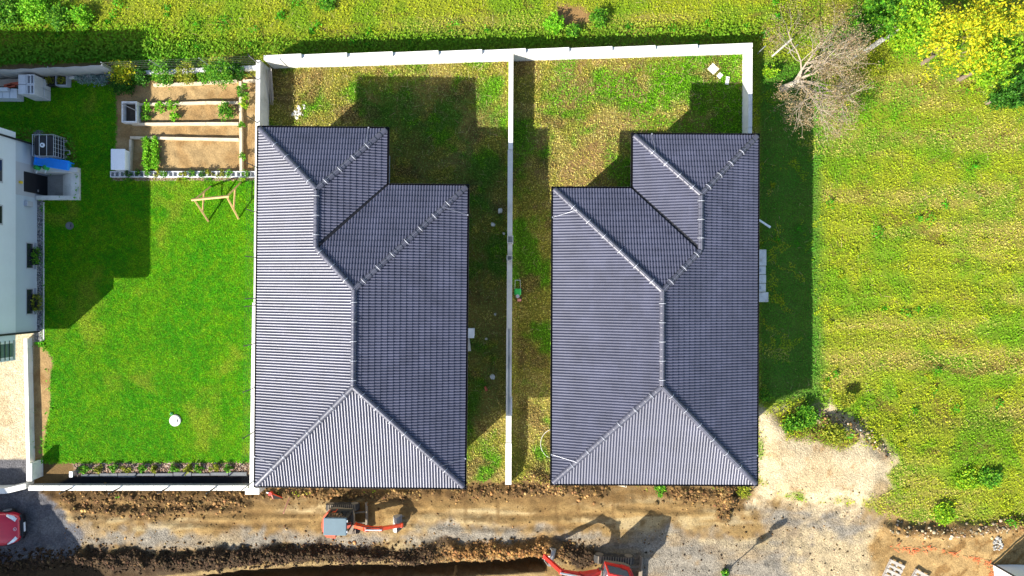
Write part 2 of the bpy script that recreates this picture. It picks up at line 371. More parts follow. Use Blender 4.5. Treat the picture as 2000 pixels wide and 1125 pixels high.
RUTS = [[(95, 985), (300, 990), (480, 988)], [(120, 1004), (330, 1010), (520, 1001), (620, 1006)], [(300, 1018), (480, 1026), (600, 1020)], [(760, 996), (1000, 1010), (1180, 1003)], [(790, 1022), (960, 1032), (1200, 1026)], [(1210, 990), (1330, 1000), (1480, 985)], [(1500, 1100), (1560, 1030), (1660, 985)]]
def relief(x, y):
    U = 1000 + x * S; V = 562.5 - y * S
    z = (fbm(x, y, 3.0, 3) - 0.5) * 0.10
    road = sst(8, -8, sdpoly(U, V, ROAD))
    lawn = sst(6, -6, sdpoly(U, V, LAWN)); soil = sst(4, -4, sdpoly(U, V, SOIL))
    flat = np.maximum(lawn, soil)
    z = z * (1 - 0.8 * flat)
    z = z + soil * ((fbm(x, y, 0.5, 6) - 0.5) * 0.14 + (fbm(x, y, 0.22, 9) - 0.5) * 0.06)
    # ruts and rough ground on the dirt road
    z = z + road * ((fbm(x, y, 0.5, 5) - 0.5) * 0.13 + (fbm(x, y * 3.5, 2.2, 9) - 0.5) * 0.10)
    d = seg_dist(U, V, HEAP) + (fbm(x, y, 1.3, 2) - 0.5) * 44
    z = z + 0.32 * sst(17, 2, d) + sst(30, 10, d) * (fbm(x, y, 0.4, 8) - 0.5) * 0.5
    for c in CLODS:
        d = seg_dist(U, V, c) + (fbm(x, y, 0.8, 4) - 0.5) * 22
        z = z + sst(16, 2, d) * (0.10 + (fbm(x, y, 0.28, 1) - 0.4) * 0.35)
    d = seg_dist(U, V, TRENCH) + (fbm(x, y, 0.5, 7) - 0.5) * 5
    end = sst(1075, 1055, U)
    z = z - 1.15 * sst(14, 9, d) * end
    sd = sdpoly(U, V, SAND); z = z + 0.22 * sst(4, -40, sd + (fbm(x, y, 1.0, 12) - .5) * 30) * sst(1476, 1500, U)
    sd = seg_dist(U, V, [(1600, 820), (1690, 838), (1730, 890)]); z = z + sst(16, 2, sd + (fbm(x, y, 0.8, 12) - .5) * 30) * 0.16
    sd = seg_dist(U, V, [(1735, 1032), (1850, 1042), (1930, 1030), (2060, 1010)]); z = z + sst(18, 2, sd + (fbm(x, y, 0.8, 13) - .5) * 22) * 0.28
    # shallow furrows of the old field
    fur = sst(1500, 1650, U) * sst(330, 480, V) * sst(960, 880, V)
    z = z + fur * 0.028 * np.sin((V + 0.03 * (U - 1600) * np.sin(V / 90.0) + (fbm(x, y, 6, 5) - .5) * 60) / 8.2)
    z = z - 0.5 * sst(1500, 1580, U) * sst(900, 770, V)
    z = z - 0.24 * sst(1002, 1012, U) * sst(1110, 1090, U) * sst(340, 420, V) * sst(930, 880, V)
    for c in RUTS: z = z - 0.05 * sst(7, 2, seg_dist(U, V, c) + (fbm(x, y, .6, 3) - .5) * 6) + 0.03 * sst(4, 1, np.abs(seg_dist(U, V, c) - 9 + (fbm(x, y, .5, 4) - .5) * 5))
    # areaway of the neighbour's cellar stairs
    aw = sdpoly(U, V, [(60, 336), (149, 338), (149, 386), (60, 386)])
    z = np.where(aw < 2.0, -1.6, z)
    return z

def mixc(C, col, m):
    col = np.asarray(col); return C * (1 - m[:, None]) + col * m[:, None]
def cover(x, y):
    """albedo of the ground, a gravel amount, and how much field, lawn and yard growth stands there"""
    U = 1000 + x * S; V = 562.5 - y * S; n = len(x)
    e1 = (fbm(x, y, 1.2, 2) - 0.5); e2 = (fbm(x, y, 0.35, 7) - 0.5); big = fbm(x, y, 5.0, 1); mid = fbm(x, y, 1.6, 5); fin = fbm(x, y, 0.5, 9)
    hs = fbm(x * .2, y * 1.3, 1.9, 6)
    C = np.tile(T(156, 166, 46), (n, 1)); g = np.zeros(n)
    C = mixc(C, T(184, 160, 88), sst(0.48, 0.76, hs) * 0.6); C = mixc(C, T(120, 160, 34), sst(0.42, 0.70, mid) * 0.8)
    C = mixc(C, T(132, 106, 56), sst(0.62, 0.78, fbm(x * .6, y * 1.5, 1.0, 12)) * 0.6)
    field = np.ones(n)
    # dry, mown yards between the walls
    y12 = np.minimum(sdpoly(U, V, YARD1), sdpoly(U, V, YARD2)); ym = sst(3, -3, y12)
    Cy = np.tile(T(142, 142, 54), (n, 1)); Cy = mixc(Cy, T(176, 156, 84), sst(0.44, 0.68, mid) * .8); Cy = mixc(Cy, T(98, 146, 28), sst(0.46, 0.66, fbm(x, y, 1.7, 8)))
    Cy = mixc(Cy, T(112, 94, 56), sst(0.57, 0.74, fbm(x, y, 1.1, 3)) * 0.7)
    shg = sst(1478, 1492, U) * sst(1630, 1600, U) * sst(810, 770, V) * sst(90, 130, V); C = mixc(C, T(98, 146, 50), shg * .8)  # ground painted a darker green inside the right house's shadow
    br = sst(60, 0, sdpoly(U, V, [(1030, 130), (1220, 118), (1240, 160), (1200, 330), (1100, 360), (1060, 300)]) + e1 * 90)
    Cy = mixc(Cy, T(172, 138, 88), br * sst(0.42, 0.6, fbm(x, y, .9, 4)) * .9)
    C = C * (1 - ym[:, None]) + Cy * ym[:, None]; field = field * (1 - ym); yard = ym.copy()
    # bare earth patch and track in the top field
    m = sst(10, -8, sdpoly(U, V, [(1088, 12), (1140, 10), (1156, 30), (1148, 52), (1110, 50), (1092, 34)]) + e1 * 26); C = mixc(C, T(176, 138, 86), m); field *= 1 - m
    # lawn
    m = sst(2.5, -2.5, sdpoly(U, V, LAWN) + e2 * 5); lawn = m
    Cl = np.tile(T(78, 142, 8), (n, 1)); Cl = mixc(Cl, T(120, 148, 18), sst(0.3, 0.8, mid) * .4); Cl = mixc(Cl, T(126, 122, 40), sst(0.64, 0.78, fbm(x, y, 1.6, 14)) * .3)
    C = C * (1 - m[:, None]) + Cl * m[:, None]; field *= 1 - m
    # garden soil, strips, drive
    def lay(poly, col, w=2.5, en=4, grav=0.0, var=None, vamt=0.6):
        nonlocal C, field, g, yard
        mm = sst(w, -w, sdpoly(U, V, poly) + e2 * en + e1 * en)
        cc = np.tile(col, (n, 1))
        if var is not None: cc = mixc(cc, var, sst(0.48, 0.64, fbm(x, y, 0.8, 10)) * vamt)
        C = C * (1 - mm[:, None]) + cc * mm[:, None]; field = field * (1 - mm); yard = yard * (1 - mm); g = g * (1 - mm) + grav * mm
        return mm
    lay([(-60, 128), (225, 122), (226, 168), (150, 158), (-60, 170)], T(150, 128, 92), 2, 4)
    lay(SOIL, T(208, 174, 120), 2, 4, 0, T(186, 146, 92), 0.7)
    lay([(218, 336), (504, 336), (504, 353), (218, 353)], T(168, 140, 108), 1.5, 3, 0.9)
    lay([(60, 660), (99, 690), (98, 800), (86, 880), (84, 905), (60, 905)], T(202, 166, 112), 4, 14, 0, T(160, 118, 66))
    lawn = lawn * sst(0, 6, sdpoly(U, V, STRIP) + e1 * 10)
    lay(BED, T(140, 112, 70), 1.5, 3); lay([(140, 929), (492, 927), (492, 952), (100, 952)], T(44, 44, 48), 2, 4); lay(BEDG, T(186, 156, 132), 2, 8, 1.0)  # dark liner strip, with the front wall's shadow painted into its near-black colour
    lay([(-300, 640), (66, 640), (66, 903), (-300, 905)], T(244, 224, 184), 2, 2, 0.55, T(226, 196, 148))
    lay([(66, 255), (84, 255), (84, 668), (66, 668)], T(170, 166, 160), 1.5, 1, 1.0)
    lay([(-300, 896), (64, 896), (66, 966), (-300, 970)], T(122, 120, 122), 2, 2, .5)
    lay([(66, 946), (505, 948), (505, 968), (66, 968)], T(150, 118, 72), 1.5, 2)
    lay([(505, 940), (1070, 938), (1482, 942), (1482, 960), (505, 966)], T(158, 126, 78), 4, 16)
    # dirt road
    rd = lay(ROAD, T(186, 152, 96), 5, 22, 0.12)
    st = fbm(x * .35, y * 2.6, 1.6, 3)
    C = mixc(C, T(216, 190, 138), rd * sst(0.48, 0.66, st)); C = mixc(C, T(132, 102, 62), rd * sst(.6, .68, fbm(x * .8, y * 2.2, .7, 13)) * .6); C = mixc(C, T(158, 124, 74), rd * sst(0.54, 0.66, fbm(x, y, 0.9, 12)) * .8)
    tr = np.zeros(n)
    for a, b_, w in ((905, 912, 5), (970, 976, 5), (1078, 1092, 5), (1125, 1136, 5), (1195, 1200, 4)):   # tracks crossing the road
        tr = np.maximum(tr, sst(w, 1, np.abs(U - (a + (b_ - a) * (V - 950) / 90) + e1 * 14)) * sst(1035, 1010, V) * sst(945, 960, V))
    C = mixc(C, T(128, 98, 58), rd * tr * .7)
    up = rd * sst(1000, 968, V + e1 * 40) * sst(1500, 1440, U); C = mixc(C, T(140, 108, 64), up * .75)
    for c in RUTS: C = mixc(C, T(142, 110, 66), rd * sst(7, 2, seg_dist(U, V, c) + e1 * 10) * .55)
    gr = rd * sst(22, -6, seg_dist(U, V, [(-100, 1050), (250, 1052), (480, 1062), (700, 1052), (850, 1050), (1000, 1052), (1250, 1075), (1480, 1062), (1570, 1020), (1680, 960)]) - 6 + e1 * 70 + e2 * 24)
    gr = np.maximum(gr, rd * sst(26, -26, sdpoly(U, V, [(1230, 1060), (1480, 1045), (1510, 990), (1700, 975), (1720, 1010), (1700, 1125), (1560, 1300), (1200, 1300)]) + e1 * 120 + e2 * 40))
    C = mixc(C, T(172, 162, 144), gr * (.55 + .45 * sst(.4, .6, fbm(x * .5, y * 1.6, 1.5, 9)))); g = np.maximum(g, gr * 0.6)
    wh = rd * sst(26, -26, sdpoly(U, V, [(1560, 1080), (1640, 1040), (1712, 1060), (1700, 1200), (1540, 1200)]) + e1 * 150 + e2 * 40); C = mixc(C, T(226, 202, 156), wh * .9)
    br2 = rd * sst(18, -18, sdpoly(U, V, [(1740, 1035), (2100, 1020), (2100, 1300), (1700, 1300), (1715, 1090)]) + e1 * 80 + e2 * 30); C = mixc(C, T(206, 170, 112), br2); C = mixc(C, T(158, 118, 66), br2 * sst(.52, .62, fbm(x + y, (y - x) * 2.4, 1.0, 4)) * .8)
    C = mixc(C, T(120, 92, 56), sst(18, 4, seg_dist(U, V, [(1735, 1030), (1850, 1040), (1930, 1028), (2060, 1010)]) + e1 * 20) * .85)
    g = np.maximum(g, br2 * .3)
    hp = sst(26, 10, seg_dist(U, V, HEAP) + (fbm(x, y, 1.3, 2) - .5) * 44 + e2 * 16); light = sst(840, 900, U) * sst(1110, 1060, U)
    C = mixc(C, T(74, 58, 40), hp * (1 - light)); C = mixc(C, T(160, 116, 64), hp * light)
    cl = np.zeros(n)
    for c in CLODS: cl = np.maximum(cl, sst(18, 4, seg_dist(U, V, c) + (fbm(x, y, .8, 4) - .5) * 22))
    C = mixc(C, T(104, 78, 46), cl * .75)
    C = mixc(C, T(78, 60, 42), sst(12, -12, sdpoly(U, V, [(-300, 1094), (480, 1096), (520, 1300), (-300, 1300)]) + e1 * 40) * .9)
    td = seg_dist(U, V, TRENCH); C = mixc(C, T(112, 88, 56), sst(22, 14, td) * sst(1080, 1060, U) * .9)
    C = mixc(C, T(206, 176, 120), sst(6, 2, np.abs(td - 19) + e2 * 4) * sst(1075, 1050, U) * .8)
    a = lay(ASPH, T(122, 120, 122), 5, 20, 0.5, T(150, 148, 146), .6)
    # pale spoil spread beside the right house
    sd = sdpoly(U, V, SAND); m = sst(16, -16, sd + e1 * 90 + e2 * 40)
    grn = np.maximum(sst(10, -10, sdpoly(U, V, [(1505, 800), (1600, 808), (1650, 838), (1700, 862), (1640, 880), (1600, 862), (1530, 852)]) + e1 * 46), 0)
    Cs = np.tile(T(242, 219, 176), (n, 1)); Cs = mixc(Cs, T(234, 206, 158), sst(.54, .72, mid) * .8); Cs = mixc(Cs, T(200, 158, 106), sst(.66, .78, fbm(x, y, .7, 13)) * .7)
    Cs = mixc(Cs, T(150, 130, 60), grn)
    C = C * (1 - m[:, None]) + Cs * m[:, None]; field *= 1 - m * (1 - grn); g = g * (1 - m) + .5 * m
    C = mixc(C, T(150, 118, 80), sst(16, 4, seg_dist(U, V, [(1600, 818), (1690, 835), (1728, 885)]) + e1 * 40) * .45)
    ed = sst(12, -4, seg_dist(U, V, [(1720, 960), (1740, 1010), (1735, 1090)]) - 14 + e1 * 30); C = mixc(C, T(184, 150, 96), ed * .6)
    under = np.maximum.reduce([sst(0, -6, sdpoly(U, V, [(560, 270), (770, 270), (770, 375), (905, 375), (905, 905), (560, 905)])), sst(0, -6, sdpoly(U, V, [(1085, 395), (1228, 395), (1228, 300), (1415, 300), (1415, 890), (1085, 890)]))])
    field *= 1 - under; yard *= 1 - under
    return C, g, field, lawn, yard

def axis_coords(lo, hi, step, far):
    a = np.arange(lo, hi + step / 2, step); s = step; left = []; right = []; l = lo; r = hi
    while r < far:
        s *= 1.45; r += s; l -= s; right.append(r); left.append(l)
    return np.concatenate([left[::-1], a, right])
STEP = 0.10
gx = axis_coords(-28.2, 28.2, STEP, 900.0); gy = axis_coords(-16.8, 16.8, STEP, 900.0)
GX, GY = np.meshgrid(gx, gy); X = GX.ravel(); Y = GY.ravel()
Zr = relief(X, Y)
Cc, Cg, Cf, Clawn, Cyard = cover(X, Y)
nx, ny = len(gx), len(gy)
ii = (np.arange(ny - 1)[:, None] * nx + np.arange(nx - 1)[None, :]).ravel()
quads = np.stack([ii, ii + 1, ii + nx + 1, ii + nx], 1)
ctrU = 1000 + S * X[quads].mean(1); ctrV = 562.5 - S * Y[quads].mean(1)
region = np.zeros(len(quads), int)
region[sdpoly(ctrU, ctrV, ROAD) < 0] = 2
region[sdpoly(ctrU, ctrV, LAWN) < 0] = 1
region[sdpoly(ctrU, ctrV, ASPH) < 0] = 3
region[(sdpoly(ctrU, ctrV, DRIVE) < 0)] = 4
names = ['ground', 'lawn', 'dirt_road', 'asphalt_road', 'gravel_driveway']
labels = ['rough meadow and bare earth around the two houses', 'mown green lawn of the garden beside the pale house', 'brown unpaved road with ruts and spoil in front of the houses',
          'grey asphalt at the end of the road under the red car', 'pale gravel driveway beside the low white wall']
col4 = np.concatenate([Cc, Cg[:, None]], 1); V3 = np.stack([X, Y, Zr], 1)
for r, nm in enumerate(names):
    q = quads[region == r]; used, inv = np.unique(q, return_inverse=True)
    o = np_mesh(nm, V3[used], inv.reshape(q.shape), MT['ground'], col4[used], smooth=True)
    tag(o, labels[r], nm.replace('_', ' ').split()[-1], None, 'structure')

_gx0, _gy0 = -28.2, -16.8
i0 = int(np.searchsorted(gx, _gx0 - 1e-6)); j0 = int(np.searchsorted(gy, _gy0 - 1e-6))
def samp(field_, x, y):
    """bilinear look-up in the dense part of the ground grid"""
    F = field_.reshape(ny, nx)
    u = np.clip((np.asarray(x) - gx[i0]) / STEP, 0, 563.9); v = np.clip((np.asarray(y) - gy[j0]) / STEP, 0, 335.9)
    a = u.astype(int); b = v.astype(int); fu = u - a; fv = v - b; a = a + i0; b = b + j0
    return (F[b, a] * (1 - fu) + F[b, a + 1] * fu) * (1 - fv) + (F[b + 1, a] * (1 - fu) + F[b + 1, a + 1] * fu) * fv
def gz(px, py): return float(samp(Zr, np.array([(px - 1000) / S]), np.array([(562.5 - py) / S]))[0])

# ------------------------------------------------------------------ growth
def leaves_np(pos, cols, ln, wd, tilt_lo, tilt_hi, r, fold=False):
    """one leaf (a pointed quad) at each position; tilt is measured from the vertical"""
    n = len(pos); az = r.uniform(0, 2 * np.pi, n); ti = r.uniform(tilt_lo, tilt_hi, n)
    d = np.stack([np.sin(ti) * np.cos(az), np.sin(ti) * np.sin(az), np.cos(ti)], 1)
    s = np.stack([-np.sin(az), np.cos(az), np.zeros(n)], 1)
    tw = r.normal(0, 0.5, n)[:, None]; s = s + tw * np.cross(d, s); s /= np.linalg.norm(s, axis=1)[:, None]
    ln = np.broadcast_to(ln, n)[:, None]; wd = np.broadcast_to(wd, n)[:, None]
    a = pos - d * ln * 0.1; b = pos + d * ln * 0.5 + s * wd * 0.5; c = pos + d * ln; e = pos + d * ln * 0.5 - s * wd * 0.5
    V = np.stack([a, b, c, e], 1).reshape(-1, 3); F = np.arange(4 * n).reshape(n, 4)
    return V, F, np.repeat(cols, 4, 0)
def blades_np(pos, cols, ln, wd, tilt_lo, tilt_hi, r):
    n = len(pos); az = r.uniform(0, 2 * np.pi, n); ti = r.uniform(tilt_lo, tilt_hi, n)
    d = np.stack([np.sin(ti) * np.cos(az), np.sin(ti) * np.sin(az), np.cos(ti)], 1); s = np.stack([-np.sin(az), np.cos(az), 0 * az], 1)
    ln = np.broadcast_to(ln, n)[:, None]; wd = np.broadcast_to(wd, n)[:, None]
    V = np.stack([pos - s * wd * .5, pos + s * wd * .5, pos + d * ln], 1).reshape(-1, 3)
    return V, np.arange(3 * n).reshape(n, 3), np.repeat(cols, 3, 0)
def jitter(c, r, amt=0.18, hue=0.08):
    n = len(c); k = np.exp(r.normal(0, amt, n))[:, None]; h = np.exp(r.normal(0, hue, (n, 3)))
    return np.clip(c * k * h, 0.002, 0.8)
r = np.random.default_rng(21)
def scatter(n, x0=-28, x1=28, y0=-16.5, y1=16.5): return r.uniform(x0, x1, n), r.uniform(y0, y1, n)

# meadow
x, y = scatter(620000); f = samp(Cf, x, y); dens = 0.35 + 0.9 * fbm(x, y, 0.7, 4)
keep = r.random(len(x)) < np.clip(f * dens, 0, 1); x, y = x[keep], y[keep]
U = 1000 + S * x; V = 562.5 - S * y
hs = fbm(x * .2, y * 1.3, 1.9, 6); mid = fbm(x, y, 1.6, 5); fin = fbm(x, y, .55, 15)
GB = 1.58
c = np.tile(T(176, 194, 42, GB), (len(x), 1)); c = mixc(c, T(190, 202, 40, GB), sst(.48, .62, fin)); c = mixc(c, T(122, 178, 28, GB), sst(.42, .70, mid) * .9)
c = mixc(c, T(210, 196, 104, GB), sst(.48, .76, hs) * (r.random(len(x)) < .55)); c = mixc(c, T(150, 122, 62, GB), (sst(.64, .8, fbm(x * .6, y * 1.5, 1.0, 12))) * (r.random(len(x)) < .35))
topg = sst(480, 240, U + (fbm(x, y, 1.5, 8) - .5) * 160) * sst(20, 60, V + (fbm(x, y, 1.2, 9) - .5) * 50 + sst(200, 100, U) * 60); c = mixc(c, T(84, 176, 28, GB), np.maximum(topg * .9, 0))
wallband = sst(34, 6, np.abs(V - (82 - .031 * (U - 900)))) * sst(1500, 1470, U); c = mixc(c, T(70, 150, 34, GB), wallband * .9)
shade = sst(1475, 1490, U) * sst(1625, 1595, U) * sst(800, 770, V) * sst(90, 130, V); c = mixc(c, T(84, 154, 44, GB), shade * .9 * (fbm(x, y, .9, 13) > .36))  # shade put into leaf colour: darker green inside the right house's shadow
ng = sst(1500, 1620, U) * sst(360, 180, V) * sst(.40, .58, fbm(x * .6, y * 1.3, 1.3, 4)); c = mixc(c, T(104, 180, 26, GB), ng * .75)
top = sst(140, 90, V) * sst(1750, 1500, U); c = mixc(c, T(172, 178, 36, GB), top * .3)
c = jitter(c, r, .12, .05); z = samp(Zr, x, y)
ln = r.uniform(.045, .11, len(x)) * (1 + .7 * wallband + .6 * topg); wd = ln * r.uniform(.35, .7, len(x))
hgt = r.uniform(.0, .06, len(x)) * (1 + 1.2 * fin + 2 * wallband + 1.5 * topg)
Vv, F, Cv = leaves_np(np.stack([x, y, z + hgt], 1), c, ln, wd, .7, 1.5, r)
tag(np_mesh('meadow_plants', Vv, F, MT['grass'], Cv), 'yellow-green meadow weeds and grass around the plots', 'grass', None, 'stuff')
# taller weeds in clumps
ncl = 900; cx, cy = scatter(ncl); f = samp(Cf, cx, cy); Uc = 1000 + S * cx; Vc = 562.5 - S * cy
w = f * (0.10 + .9 * sst(.55, .68, fbm(cx, cy, 2.2, 11)) + 1.0 * sst(420, 160, Uc) * sst(140, 110, Vc) + .8 * sst(44, 10, np.abs(Vc - 74)) * sst(1480, 1440, Uc))
k = r.random(ncl) < np.clip(w, 0, 1); cx, cy = cx[k], cy[k]; per = 46
rad = r.uniform(.12, .38, len(cx)); px_ = np.repeat(cx, per) + r.normal(0, 1, len(cx) * per) * np.repeat(rad, per) * .55; py_ = np.repeat(cy, per) + r.normal(0, 1, len(cx) * per) * np.repeat(rad, per) * .55
rr = np.hypot(px_ - np.repeat(cx, per), py_ - np.repeat(cy, per)); hz = np.clip(np.repeat(rad, per) * 1.1 - rr * .9, 0.02, .5) * r.uniform(.5, 1, len(px_))
gsel = (fbm(px_, py_, 2.5, 3) > .5) | ((562.5 - S * py_) < 125)
c = np.where(gsel[:, None], T(78, 160, 26, GB), T(166, 178, 34, GB)); c = jitter(c, r, .25, .08)
Vv, F, Cv = leaves_np(np.stack([px_, py_, samp(Zr, px_, py_) + hz], 1), c, r.uniform(.07, .15, len(px_)), r.uniform(.04, .08, len(px_)), .5, 1.45, r)
tag(np_mesh('tall_weeds', Vv, F, MT['leaf'], Cv), 'taller leafy green weed clumps standing in the meadow', 'weeds', None, 'stuff')
# lawn
x, y = scatter(520000, -27.8, -12.8, -9.6, 11.2); f = samp(Clawn, x, y); k = r.random(len(x)) < f; x, y = x[k], y[k]
mid = fbm(x, y, 1.6, 5); fin = fbm(x, y, .4, 2); c = np.tile(T(82, 164, 6, 1.7), (len(x), 1)); c = mixc(c, T(148, 184, 16, 1.75), sst(.3, .8, mid) * .25); c = mixc(c, T(142, 180, 14, 1.7), sst(.4, .7, fbm(x, y, .16, 6)) * .45); c = mixc(c, T(54, 144, 4, 1.7), sst(.4, .75, fin) * .45)
c = mixc(c, T(186, 178, 60, 1.75), sst(.58, .85, fbm(x, y, 1.6, 14)) * .4); c = jitter(c, r, .34, .06)
Vv, F, Cv = blades_np(np.stack([x, y, samp(Zr, x, y) + .005], 1), c, r.uniform(.04, .095, len(x)), r.uniform(.024, .045, len(x)), .75, 1.45, r)
tag(np_mesh('lawn_grass', Vv, F, MT['grass'], Cv), 'short mown blades of the bright green lawn', 'grass', None, 'stuff')
# yards
x, y = scatter(330000, -13.2, 13.3, -10.8, 12.3); f = samp(Cyard, x, y); gn = fbm(x, y, 1.7, 8); k = r.random(len(x)) < np.clip(f * (.5 + .9 * sst(.34, .58, gn)), 0, 1); x, y = x[k], y[k]
U = 1000 + S * x; V = 562.5 - S * y
gn = fbm(x, y, 1.7, 8); md = fbm(x, y, 1.6, 5); c = np.tile(T(182, 174, 76, GB), (len(x), 1)); c = mixc(c, T(208, 192, 108, GB), sst(.44, .66, md) * (r.random(len(x)) < .7)); c = mixc(c, T(108, 174, 26, GB), sst(.42, .62, gn) * .9); c = mixc(c, T(170, 140, 86, GB), sst(.58, .72, fbm(x, y, 1.1, 3)) * .7)
sg = sst(26, -16, sdpoly(U, V, [(1250, 125), (1440, 110), (1445, 262), (1230, 262), (1215, 190), (1150, 170)]) + (fbm(x, y, 1.2, 2) - .5) * 60); c = mixc(c, T(112, 176, 16, GB), sg * .85 * (fbm(x, y, .9, 3) < .60))
sh = sst(8, -8, sdpoly(U, V, [(690, 165), (930, 165), (985, 260), (985, 790), (910, 840), (760, 360)])); c = mixc(c, T(96, 132, 56, GB), sh * .7 * (fbm(x, y, .8, 6) > .40))  # darker, duller leaf colour painted over the left house's cast shadow
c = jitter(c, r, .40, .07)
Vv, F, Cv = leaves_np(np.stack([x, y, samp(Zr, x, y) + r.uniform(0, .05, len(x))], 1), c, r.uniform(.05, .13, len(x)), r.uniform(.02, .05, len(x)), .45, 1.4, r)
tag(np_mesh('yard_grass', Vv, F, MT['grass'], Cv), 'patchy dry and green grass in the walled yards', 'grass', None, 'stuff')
# dry stalks lying about
x, y = scatter(30000); U = 1000 + S * x; V = 562.5 - S * y; f = np.clip(samp(Cyard, x, y) * (.35 + .65 * sst(260, 130, V)) + samp(Cf, x, y) * .12, 0, 1); k = r.random(len(x)) < f; x, y = x[k], y[k]
c = jitter(np.tile(T(216, 196, 136, 1.1), (len(x), 1)), r, .2, .04)
Vv, F, Cv = blades_np(np.stack([x, y, samp(Zr, x, y) + .05], 1), c, r.uniform(.10, .50, len(x)), r.uniform(.012, .028, len(x)), 1.2, 1.6, r)
tag(np_mesh('dry_stalks', Vv, F, MT['straw'], Cv), 'pale dry stalks strewn over yards and meadow', 'straw', None, 'stuff')

# ------------------------------------------------------------------ loose soil, stones, gravel
_ph = (1 + 5 ** .5) / 2
ICO = np.array([(-1, _ph, 0), (1, _ph, 0), (-1, -_ph, 0), (1, -_ph, 0), (0, -1, _ph), (0, 1, _ph), (0, -1, -_ph), (0, 1, -_ph), (_ph, 0, -1), (_ph, 0, 1), (-_ph, 0, -1), (-_ph, 0, 1)]) / math.hypot(1, _ph)
ICF = np.array([(0, 11, 5), (0, 5, 1), (0, 1, 7), (0, 7, 10), (0, 10, 11), (1, 5, 9), (5, 11, 4), (11, 10, 2), (10, 7, 6), (7, 1, 8), (3, 9, 4), (3, 4, 2), (3, 2, 6), (3, 6, 8), (3, 8, 9), (4, 9, 5), (2, 4, 11), (6, 2, 10), (8, 6, 7), (9, 8, 1)])
def stones(pos, size, cols, flat=0.7):
    n = len(pos); a = r.uniform(0, 2 * np.pi, n); ca, sa = np.cos(a)[:, None], np.sin(a)[:, None]
    B = ICO[None] * r.uniform(.5, 1.45, (n, 12, 1)); sx = r.uniform(.75, 1.35, n)[:, None]
    x_ = B[:, :, 0] * sx; y_ = B[:, :, 1]; z_ = B[:, :, 2] * flat
    V_ = np.stack([x_ * ca - y_ * sa, x_ * sa + y_ * ca, z_], 2) * np.broadcast_to(size, n)[:, None, None] + pos[:, None, :]
    F_ = (ICF[None] + (np.arange(n) * 12)[:, None, None]).reshape(-1, 3)
    return V_.reshape(-1, 3), F_, np.repeat(cols, 12, 0)
def along(pts, n, spread):
    pts = np.array(pts, float); L = np.hypot(*np.diff(pts, axis=0).T); cum = np.concatenate([[0], np.cumsum(L)]); t = r.uniform(0, cum[-1], n)
    i = np.clip(np.searchsorted(cum, t) - 1, 0, len(L) - 1); q = pts[i] + (pts[i + 1] - pts[i]) * ((t - cum[i]) / L[i])[:, None]
    q = q + r.normal(0, spread, (n, 2)); return (q[:, 0] - 1000) / S, (562.5 - q[:, 1]) / S
def power(n, lo, hi, e=3): return lo + (hi - lo) * r.random(n) ** e
bx_, by_ = along(HEAP, 11000, 11); xs = [bx_]; ys = [by_]; ss = [power(11000, .012, .095, 4)]
for c_ in CLODS: 
    q = along(c_, 900, 9); xs.append(q[0]); ys.append(q[1]); ss.append(power(900, .012, .10, 4))
q = scatter(4200, -24, 19, -15, -10.4); xs.append(q[0]); ys.append(q[1]); ss.append(power(4200, .008, .055, 5))
q = along([(1735, 1032), (1850, 1042), (1930, 1030), (2060, 1010)], 500, 9); xs.append(q[0]); ys.append(q[1]); ss.append(power(500, .02, .1))
q = along([(1600, 818), (1690, 836), (1730, 890)], 300, 8); xs.append(q[0]); ys.append(q[1]); ss.append(power(300, .02, .09))
x = np.concatenate(xs); y = np.concatenate(ys); s_ = np.concatenate(ss)
U = 1000 + S * x; V = 562.5 - S * y
k = (samp(Zr, x, y) > -.3) & ~((U < 118) & (V < 1070) & (V > 955)) & (V > 925) | (U > 1400) & (V > 800); x, y, s_, U, V = x[k], y[k], s_[k], U[k], V[k]
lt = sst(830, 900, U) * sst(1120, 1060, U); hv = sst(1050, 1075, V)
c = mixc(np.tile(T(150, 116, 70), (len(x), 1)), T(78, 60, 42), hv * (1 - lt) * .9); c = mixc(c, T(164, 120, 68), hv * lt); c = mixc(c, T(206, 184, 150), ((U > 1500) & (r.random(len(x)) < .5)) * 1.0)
c = jitter(c, r, .45, .06)
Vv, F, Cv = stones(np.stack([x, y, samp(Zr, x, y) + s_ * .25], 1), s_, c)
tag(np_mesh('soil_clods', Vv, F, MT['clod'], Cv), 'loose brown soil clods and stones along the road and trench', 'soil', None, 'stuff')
# pebbles beside the pale house, gravel in the planting beds
def gravel(name, label, poly, n, lo, hi, pal, z0=None):
    pu = [p[0] for p in poly]; pv = [p[1] for p in poly]; u = r.uniform(min(pu), max(pu), n); v = r.uniform(min(pv), max(pv), n)
    k = sdpoly(u, v, poly) < 0; u, v = u[k], v[k]; x = (u - 1000) / S; y = (562.5 - v) / S; s_ = power(len(x), lo, hi, 1.5)
    c = jitter(np.array([T(*p) for p in pal])[r.integers(0, len(pal), len(x))], r, .15, .03)
    zz = samp(Zr, x, y) if z0 is None else np.full(len(x), z0)
    Vv, F, Cv = stones(np.stack([x, y, zz + s_ * .3], 1), s_, c); return tag(np_mesh(name, Vv, F, MT['stone'], Cv), label, 'gravel', None, 'stuff')
GREY = [(196, 194, 190), (150, 150, 152), (214, 206, 194), (120, 122, 126), (232, 228, 220)]
gravel('pebble_strip', 'light grey pebbles along the foot of the pale house', [(68, 255), (83, 255), (83, 664), (72, 664), (72, 392), (68, 392)], 4200, .018, .045, GREY)
gravel('bed_gravel', 'pinkish gravel mulch along the front garden wall', BEDG, 4200, .018, .05, [(206, 176, 150), (176, 140, 112), (226, 204, 184), (140, 110, 90)])
